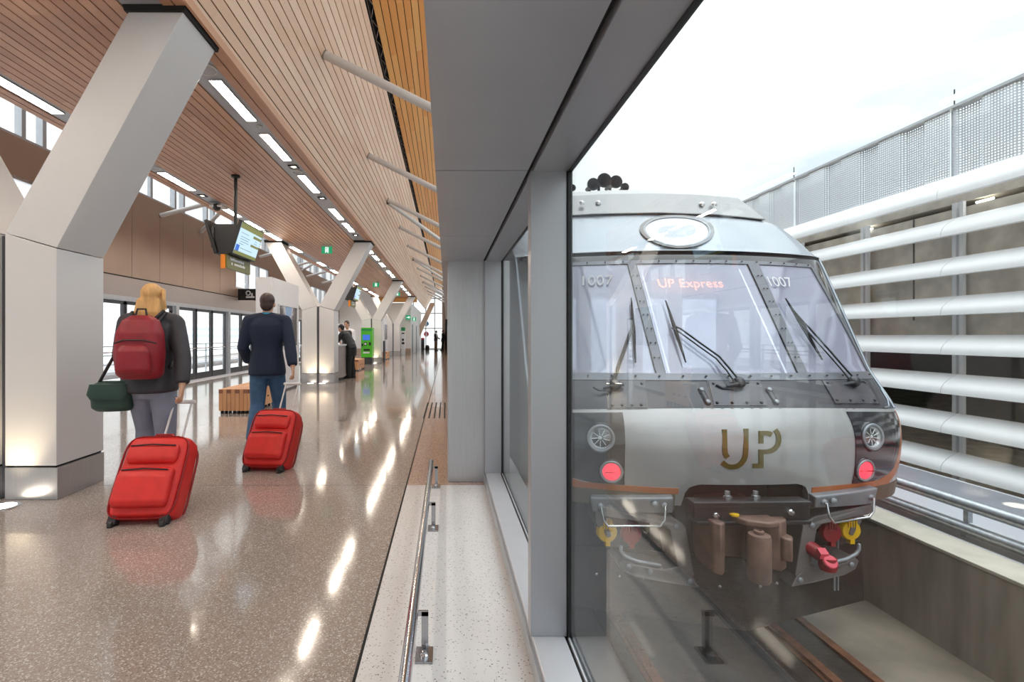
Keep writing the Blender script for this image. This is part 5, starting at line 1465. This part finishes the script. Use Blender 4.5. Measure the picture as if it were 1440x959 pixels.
# ---- suitcases
def suitcase(loc, rotz, tilt, label, hlen):
    t = thing('suitcase', label, 'suitcase', loc, 'red wheeled suitcases', rotz, local=True)
    R = Matrix.Rotation(-tilt, 3, 'X')
    def X(mb): mb.v = [R @ v + V(0, 0, .035) for v in mb.v]; return mb
    w, d, h = .225, .125, .60
    m = MB(); m.sect([(0, d, .045, w * .86, d * .7), (0, d, .06, w * .97, d * .95), (0, d, .12, w, d), (0, d, h * .5, w * 1.02, d * 1.06), (0, d, h - .05, w, d), (0, d, h + .01, w * .96, d * .9), (0, d, h + .03, w * .85, d * .65)], 28, p=4.5)
    fused('shell', X(m), 'bagred', t, .011, 4)
    m = MB(); m.sect([(0, -.012, .10, w * .78, .03), (0, -.02, .13, w * .84, .045), (0, -.024, .30, w * .84, .05), (0, -.016, .36, w * .82, .04), (0, -.004, .38, w * .7, .02)], 22, p=4); fused('lower_pocket', X(m), 'bagred', t, .01, 4)
    m = MB(); m.sect([(0, -.006, .41, w * .72, .02), (0, -.012, .44, w * .8, .034), (0, -.012, .52, w * .8, .034), (0, -.002, .555, w * .7, .02)], 22, p=4); fused('upper_pocket', X(m), 'bagred', t, .01, 4)
    m = MB()
    for yy in (.03, .22):
        P = []
        for i in range(33):
            q = 2 * PI * i / 32; cx_, sx_ = math.cos(q), math.sin(q); P.append((w * 1.0 * math.copysign(abs(cx_) ** .36, cx_), yy, .33 + .295 * math.copysign(abs(sx_) ** .36, sx_)))
        m.tube(P, .008, 6, cap=False)
    obj('piping', X(m), 'bagredd', t, smooth=60)
    m = MB().tube([(-w * .7, -.062, .345), (0, -.07, .352), (w * .7, -.062, .345)], .005, 6).tube([(-w * .7, -.042, .53), (0, -.05, .537), (w * .7, -.042, .53)], .005, 6); obj('zip', X(m), 'packdark', t, smooth=50)
    for s in (-1, 1):
        m = MB().lathe((s * .17 - .018, .05, .0), [(0, 0), (.026, 0), (.034, .006), (.034, .03), (.026, .036), (0, .036)], 18, axis=(1, 0, 0)); m.v = [R @ (v - V(0, 0, 0)) + V(0, 0, .035) for v in m.v]; obj('wheel', m, 'shoe', t, smooth=40)
        m = MB().box(s * .17 - .03, s * .17 + .03, .025, .09, .0, .07); obj('wheel_housing', X(m), 'packdark', t, bevel=.01)
    m = MB().box(-.2, .2, .19, .23, .0, .05); obj('foot', X(m), 'packdark', t, bevel=.012)
    m = MB().tube([(-.07, .215, h), (-.07, .215, h + hlen), ], .009, 10).tube([(.07, .215, h), (.07, .215, h + hlen)], .009, 10); hd = obj('pull_handle', X(m), 'strut', t, smooth=50)
    m = MB().tube([(-.085, .215, h + hlen), (.085, .215, h + hlen)], .016, 12, round_ends=True); obj('grip', X(m), 'strut', hd, smooth=50)
    m = MB().tube([(-.07, .08, h + .025), (-.06, .08, h + .06), (.06, .08, h + .06), (.07, .08, h + .025)], .011, 8, round_ends=True); obj('top_handle', X(m), 'bagredd', t, smooth=50)
    return t
suitcase((-2.11, 3.36, 0), math.radians(4), math.radians(33), 'bigger red soft suitcase with pockets pulled by the blond person', .40)
# ---- man in the navy jumper
P_ = person('dark-haired person in a navy jumper and jeans, seen from behind pulling a suitcase', (-2.06, 5.72, 0), math.radians(6), 1.02)
f = Fig(pose(knL=(-.10, -.02, .50), anL=(-.10, -.24, .15), knR=(.10, .14, .52), anR=(.10, .10, .10), elR=(.27, -.10, 1.16), wrR=(.32, -.20, .93), elL=(-.26, -.02, 1.14), wrL=(-.23, .12, .97), shL=(-.20, 0, 1.44), shR=(.20, 0, 1.44)))
f.body(P_, 1.0, gr=(0, -.3, -.4)); f.top(P_, 'jumper', 'navy', .024, hem=.83); f.pants(P_, 'jeans', .02); f.shoes(P_, 'shoe'); f.hair(P_, 'hairbrown')
fused('collar', MB().sect([(0, -.01, 1.45, .10, .085), (0, -.005, 1.49, .085, .076), (0, 0, 1.535, .068, .066)], 18), 'teal', P_, .01, 3)
suitcase((-1.76, 4.70, 0), math.radians(-6), math.radians(33), 'red soft suitcase pulled by the person in the navy jumper', .42)
# ---- person in black leaning on the desk, and the attendant
L_ = person('person in a black coat leaning over the pale service desk', (-2.98, 15.3, 0), math.radians(78), 1.0)
f = Fig(pose(hipL=(-.09, -.06, .92), hipR=(.09, -.06, .92), knL=(-.1, -.02, .49), knR=(.1, -.03, .49), anL=(-.11, -.02, .085), anR=(.11, -.08, .085), shL=(-.18, .17, 1.36), shR=(.18, .17, 1.36), elL=(-.24, .30, 1.13), wrL=(-.12, .50, 1.09), elR=(.25, .02, 1.12), wrR=(.22, -.06, .92), neck=(0, .24, 1.42), head=(0, .30, 1.53)), (0, .9, -.25))
f.body(L_, .8, .009); f.top(L_, 'coat', 'blackcoat', .034, .013); f.pants(L_, 'blackcoat', .026, .013); f.shoes(L_, 'shoe'); f.hair(L_, 'hairblack', 'bun')
fused('coat_skirt', MB().sect([(0, -.05, .68, .20, .15), (0, -.06, .82, .205, .155), (0, -.05, 1.0, .19, .145)], 18), 'blackcoat', L_, .014, 5)
A_ = person('attendant in a white shirt and dark vest standing behind the service desk', (-3.17, 15.95, 0), math.radians(170), 1.0)
f = Fig(pose(head=(.02, .05, 1.66), neck=(0, .0, 1.51), elL=(-.24, .06, 1.16), wrL=(-.14, .26, 1.08), elR=(.24, .06, 1.16), wrR=(.14, .26, 1.08)), (.15, 1, -.15))
f.body(A_, .7, .009); f.top(A_, 'shirt', 'shirtw', .02, .013); f.pants(A_, 'vest', .02, .013); f.shoes(A_, 'shoe'); f.hair(A_, 'hairbrown')
mb = MB(); f.torso(mb, .032, 1.06); fused('vest', mb, 'vest', A_, .013, 5)
# ---- far pair
B_ = person('person in brown trousers and dark vest standing far down the hall', (-.93, 43.0, 0), math.radians(-60), 1.0)
f = Fig(pose(head=(0, .06, 1.63), wrL=(-.15, .28, 1.05), elL=(-.25, .04, 1.13), wrR=(.15, .28, 1.05), elR=(.25, .04, 1.13)))
f.body(B_, .6, .011); f.top(B_, 'shirt', 'shirtw', .018, .014); f.pants(B_, 'brown', .022, .014); f.shoes(B_, 'shoe'); f.hair(B_, 'hairblack')
mb = MB(); f.torso(mb, .034, 1.06); fused('vest', mb, 'vestbr', B_, .014, 5)
C_ = person('person all in black standing far down the hall by the dark door edge', (-.30, 43.5, 0), math.radians(70), 1.02)
f = Fig(pose(anR=(.12, .16, .085), knR=(.11, .10, .5)))
f.body(C_, .6, .011); f.top(C_, 'coat', 'blackcoat', .024, .014); f.pants(C_, 'blackcoat', .022, .014); f.shoes(C_, 'shoe'); f.hair(C_, 'hairblack')
# ================================================================== OUTSIDE
ZB = -1.19
struct(obj('track_floor', MB().box(0.56, 4.3, -9, 60, ZB - .4, ZB), 'concrete_wet'))
struct(obj('wall_platform', MB().box(0.40, 0.56, -9, 60, ZB, -0.0), 'concrete'))
struct(obj('wall_track', MB().box(3.95, 4.25, -9, 60, ZB, -0.415), 'concrete'))
struct(obj('trim_wall_coping', MB().box(3.945, 4.27, -9, 60, -0.43, -0.40), 'concrete_cap', bevel=.006))
t = thing('track_pan', 'dark oily track pan with a rusty rail below the train nose', 'track', (2.2, 3, ZB))
obj('pan', MB().box(1.32, 3.06, -8.9, 40, ZB, ZB + .03), 'trackdark', t)
obj('kerb', MB().box(3.02, 3.09, -8.9, 40, ZB, ZB + .05), 'rust', t)
for x in (1.48, 2.74):
    m = MB().box(x - .035, x + .035, -8.9, 40, ZB + .05, ZB + .07).box(x - .01, x + .01, -8.9, 40, ZB + .035, ZB + .05).box(x - .06, x + .06, -8.9, 40, ZB + .03, ZB + .042)
    obj('rail', m, 'rust', t)
obj('ring_bolt', MB().tube([(2.92 + .05 * math.cos(q * PI / 8), 2.86 + .05 * math.sin(q * PI / 8), ZB + .04) for q in range(17)], .012, 8), 'rust', t, smooth=50)
# galvanised pipes along the coping
for x, z, lab in ((4.42, -0.135, 'upper galvanised pipe running along above the concrete track wall'), (4.40, -0.335, 'lower galvanised pipe lying just behind the concrete track wall coping')):
    t = thing('galvanised_pipe', lab, 'pipe', (x, 5, z), 'galvanised pipes along the track wall')
    obj('tube', MB().tube([(x, -8.5, z), (x, 55, z)], .052, 20), 'galv', t, smooth=50)
    m = MB()
    for y in range(-8, 54, 3): m.box(x - .02, x + .02, y + .2, y + .24, -0.405 if z < -.2 else -0.28, z - .045)
    obj('saddle', m, 'galv', t)
t = thing('cable_tray', 'white metal cable tray lying behind the track wall below the louvers', 'tray', (4.9, 5, -.45))
obj('tray', MB().box(4.55, 5.3, -8.5, 55, -.50, -.44).box(5.28, 5.32, -8.5, 55, -.5, -.2), 'sill', t)
struct(obj('ground', MB().box(-80, 120, -60, 160, ZB - .6, ZB - .42), 'concrete_cap'))

# ---- parking garage
gar = thing('parking_garage', 'parking garage with white curved louvers and a perforated screen on top', 'building', (7.0, 15, ZB))
GXL = 6.4
JY = [0.63 - 2.9 + 2.9 * i for i in range(0, 16)]     # louver joints
def louver_prof(zc, x0=GXL, h=.25):
    pts = []
    for i in range(9):
        q = i / 8; z = zc + h / 2 - h * q
        x = x0 + .20 - .22 * q - .07 * math.sin(PI * q)
        pts.append((x, z))
    pts += [(pts[-1][0] + .05, pts[-1][1] - .005), (x0 + .24, zc + h / 2 - .01)]
    return pts
for k2 in range(9):
    zc = 2.70 - .505 * k2
    for i in range(len(JY) - 1):
        if JY[i + 1] < 2.5: continue
        y0_, y1_ = JY[i] + .004, JY[i + 1] - .004
        obj('louver', MB().prism([Vector((a, y0_, c)) for a, c in louver_prof(zc)], (0, y1_ - y0_, 0)), 'louver', gar, smooth=40)
for i in range(len(JY) - 1):
    if JY[i + 1] < 2.5: continue
    y0_, y1_ = JY[i] + .004, JY[i + 1] - .004
    obj('fascia', MB().prism([Vector((a, y0_, c)) for a, c in louver_prof(3.21, GXL - .05, .30)], (0, y1_ - y0_, 0)), 'louver', gar, smooth=40)
y = JY[0] + .06
while y < 42:
    obj('post', MB().box(6.66, 6.70, y - .07, y - .02, -1.1, 3.04).box(6.66, 6.70, y + .02, y + .07, -1.1, 3.04).box(6.70, 6.74, y - .02, y + .02, -1.1, 3.04), 'louver', gar); y += 1.45
# perforated screen of folded panels
def perf_mat():
    m, nt, N, L, p = new_mat('perforated screen'); setin(p, 'Roughness', .4); setin(p, 'Metallic', .3); setin(p, 'Base Color', rgb(196, 198, 206))
    uv = N.new('ShaderNodeUVMap'); sp = N.new('ShaderNodeSeparateXYZ'); L.new(uv.outputs[0], sp.inputs[0])
    def cell(o):
        fr = mathn(N, L, 'FRACT', mathn(N, L, 'DIVIDE', o, .034)); return mathn(N, L, 'ABSOLUTE', mathn(N, L, 'SUBTRACT', fr, .5))
    a, c = cell(sp.outputs[0]), cell(sp.outputs[1])
    h = mathn(N, L, 'LESS_THAN', mathn(N, L, 'MAXIMUM', a, c), .27)
    t = N.new('ShaderNodeBsdfTransparent'); mx = N.new('ShaderNodeMixShader')
    L.new(h, mx.inputs[0]); L.new(p.outputs[0], mx.inputs[1]); L.new(t.outputs[0], mx.inputs[2]); L.new(mx.outputs[0], N['Material Output'].inputs[0])
    return m
M['perf'] = perf_mat()
for i in range(len(JY) - 1):
    if JY[i + 1] < 2.5: continue
    m = MB(); y = JY[i] + .02; u = 0; pts = [(6.52, y)]
    while y < JY[i + 1] - .05:
        for dy, x in ((.34, 6.52), (.07, 6.58), (.24, 6.58), (.07, 6.52)):
            y2 = min(y + dy, JY[i + 1] - .02); pts.append((x, y2)); y = y2
            if y >= JY[i + 1] - .021: break
    for (xa_, ya_), (xb_, yb_) in zip(pts, pts[1:]):
        ln = math.hypot(xb_ - xa_, yb_ - ya_)
        if ln < 1e-4: continue
        f0 = len(m.f); m.add([(xa_, ya_, 3.36), (xb_, yb_, 3.36), (xb_, yb_, 4.22), (xa_, ya_, 4.22)], [(0, 1, 2, 3)]); m.uv[f0] = [(u, 0), (u + ln, 0), (u + ln, .86), (u, .86)]; u += ln
    s_ = obj('perforated_screen', m, 'perf', gar, fix=False)
    obj('top_rail', MB().box(6.49, 6.62, JY[i], JY[i + 1], 4.22, 4.255), 'frame_lt', s_)
    obj('screen_post', MB().box(6.60, 6.64, JY[i] + .04, JY[i] + .08, 3.3, 4.22), 'frame_lt', s_)
for y in (6.43, 9.40, 15.2): obj('lightning_rod', MB().tube([(6.56, y, 4.2), (6.56, y, 4.48)], .008, 6), 'frame_dark', gar)
# structure behind the louvers
obj('deck', MB().box(6.75, 22, -6, 45, 3.05, 3.3).box(6.75, 22, -6, 45, 1.28, 1.52).box(6.75, 22, -6, 45, -1.6, -1.1), 'garage_conc', gar)
obj('upstand_wall', MB().box(6.76, 6.95, -6, 45, 1.5, 2.98), 'garage_conc', gar)
obj('rear_wall', MB().box(21.6, 22, -6, 45, -1.1, 3.1), 'frame_dark', gar)
M['seam'] = pm('concrete seam', rgb(96, 90, 84), .8)
for y in (4.7, 7.2, 10.1, 13): obj('wall_seam', MB().box(6.755, 6.765, y - .012, y + .012, 1.52, 2.98), 'seam', gar)
for y in (5.2, 12.4, 19.6): obj('column', MB().box(7.3, 8.0, y, y + .7, -1.1, 1.3), 'garage_conc', gar)
for y in (2.0, 8.6, 16): obj('inner_wall', MB().box(12.0, 12.3, y, y + 3.2, -1.1, 1.3), 'frame_dark', gar)
M['gtube'] = emit('garage tube', (1, .97, .9, 1), 5.0)
for y, x, z in ((6.15, 6.76, 3.0), (7.9, 6.76, 3.0)): obj('tube_light', MB().tube([(x, y, z), (x, y + .2, z)], .014, 8), 'gtube', gar)
for y, x in ((9.0, 10.3), (13.5, 9.8), (6.2, 9.0)): obj('ceiling_lamp', MB().lathe((x, y, 1.27), [(.02, 0), (.14, -.03), (.14, -.06), (0, -.07)], 14), 'gtube', gar, smooth=40)

# ---- apron seen through the left doors
struct(obj('ground_apron', MB().box(-80, -7.5, -60, 160, -.5, -.12), 'louver'))
t = thing('guard_rail', 'pale guard rail outside the left platform doors', 'railing', (-9.2, 14, -.12))
m = MB()
for z in (.25, .5, .75, 1.0): m.tube([(-9.2, -5, z), (-9.2, 45, z)], .02, 8)
obj('bars', m, 'frame_lt', t, smooth=50)
m = MB()
for i in range(34): m.box(-9.22, -9.18, -5 + 1.5 * i, -4.95 + 1.5 * i, -.12, 1.02)
obj('posts', m, 'frame_lt', t)
t = thing('station_platform', 'white edged opposite platform wall beyond the left guard rail', 'platform', (-12.0, 20, -.12))
obj('deck', MB().box(-14, -11, -5, 60, -.12, .18), 'bandgrey', t); obj('edge', MB().box(-11.0, -10.9, -5, 60, .1, .22), 'louver', t)
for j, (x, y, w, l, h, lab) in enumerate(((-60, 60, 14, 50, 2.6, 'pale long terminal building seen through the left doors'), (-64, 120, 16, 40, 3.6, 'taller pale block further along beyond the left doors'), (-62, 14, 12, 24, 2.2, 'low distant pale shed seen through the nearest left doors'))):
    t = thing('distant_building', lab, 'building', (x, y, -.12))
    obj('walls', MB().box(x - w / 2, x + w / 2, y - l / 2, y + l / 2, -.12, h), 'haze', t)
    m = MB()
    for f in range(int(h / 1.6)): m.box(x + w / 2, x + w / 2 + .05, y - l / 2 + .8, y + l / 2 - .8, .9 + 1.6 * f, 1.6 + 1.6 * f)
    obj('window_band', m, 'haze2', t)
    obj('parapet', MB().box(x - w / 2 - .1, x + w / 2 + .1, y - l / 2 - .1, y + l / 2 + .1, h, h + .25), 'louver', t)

# ================================================================== SKY, CAMERA
w = bpy.data.worlds.new('sky'); SC.world = w; w.use_nodes = True
nt = w.node_tree; N, L = nt.nodes, nt.links; bg = N['Background']
# overcast sky: brighter overhead than at the horizon, soft grey cloud patches
tc = N.new('ShaderNodeTexCoord'); mp = N.new('ShaderNodeMapping'); mp.inputs['Scale'].default_value = (1.0, 1.0, 2.6)
nz = N.new('ShaderNodeTexNoise'); nz.inputs['Scale'].default_value = 2.4; nz.inputs['Detail'].default_value = 6; nz.inputs['Roughness'].default_value = .55
r = N.new('ShaderNodeValToRGB'); e = r.color_ramp.elements
e[0].position = .33; e[0].color = (.66, .70, .745, 1); e[1].position = .52; e[1].color = (1.0, 1.0, 1.0, 1)
L.new(tc.outputs['Generated'], mp.inputs[0]); L.new(mp.outputs[0], nz.inputs['Vector']); L.new(nz.outputs[0], r.inputs[0]); L.new(r.outputs[0], bg.inputs[0])
sp = N.new('ShaderNodeSeparateXYZ'); L.new(tc.outputs['Generated'], sp.inputs[0])
zz = mathn(N, L, 'MAXIMUM', sp.outputs[2], 0.0)
L.new(mathn(N, L, 'MULTIPLY', mathn(N, L, 'MULTIPLY_ADD', mathn(N, L, 'MULTIPLY', zz, zz), 0.9), SKY), bg.inputs[1])
for nd in N:
    if nd.type == 'MATH' and nd.operation == 'MULTIPLY_ADD': nd.inputs[2].default_value = 0.40
cam = bpy.data.cameras.new('camera'); co = bpy.data.objects.new('camera', cam); COL.objects.link(co); SC.camera = co
cam.sensor_width = 36; cam.lens = 36 * F_PX / 1440
cam.shift_x = (720 - VX) / 1440; cam.shift_y = -(479.5 - VY) / 1440
cam.clip_start = .02; cam.clip_end = 500
co.location = (0, 0, EYE); co.rotation_euler = (PI / 2, 0, 0)
SC.view_settings.view_transform = 'Standard'; SC.view_settings.look = 'None'; SC.view_settings.gamma = 1; SC.view_settings.exposure = EXPO
SC.view_settings.use_curve_mapping = False
SC.cycles.use_denoising = True
try: SC.cycles.denoiser = 'OPENIMAGEDENOISE'
except Exception: pass
SC.cycles.max_bounces = 9; SC.cycles.diffuse_bounces = 4; SC.cycles.glossy_bounces = 5; SC.cycles.transparent_max_bounces = 24
SC.cycles.sample_clamp_indirect = 8; SC.cycles.caustics_reflective = False; SC.cycles.caustics_refractive = False
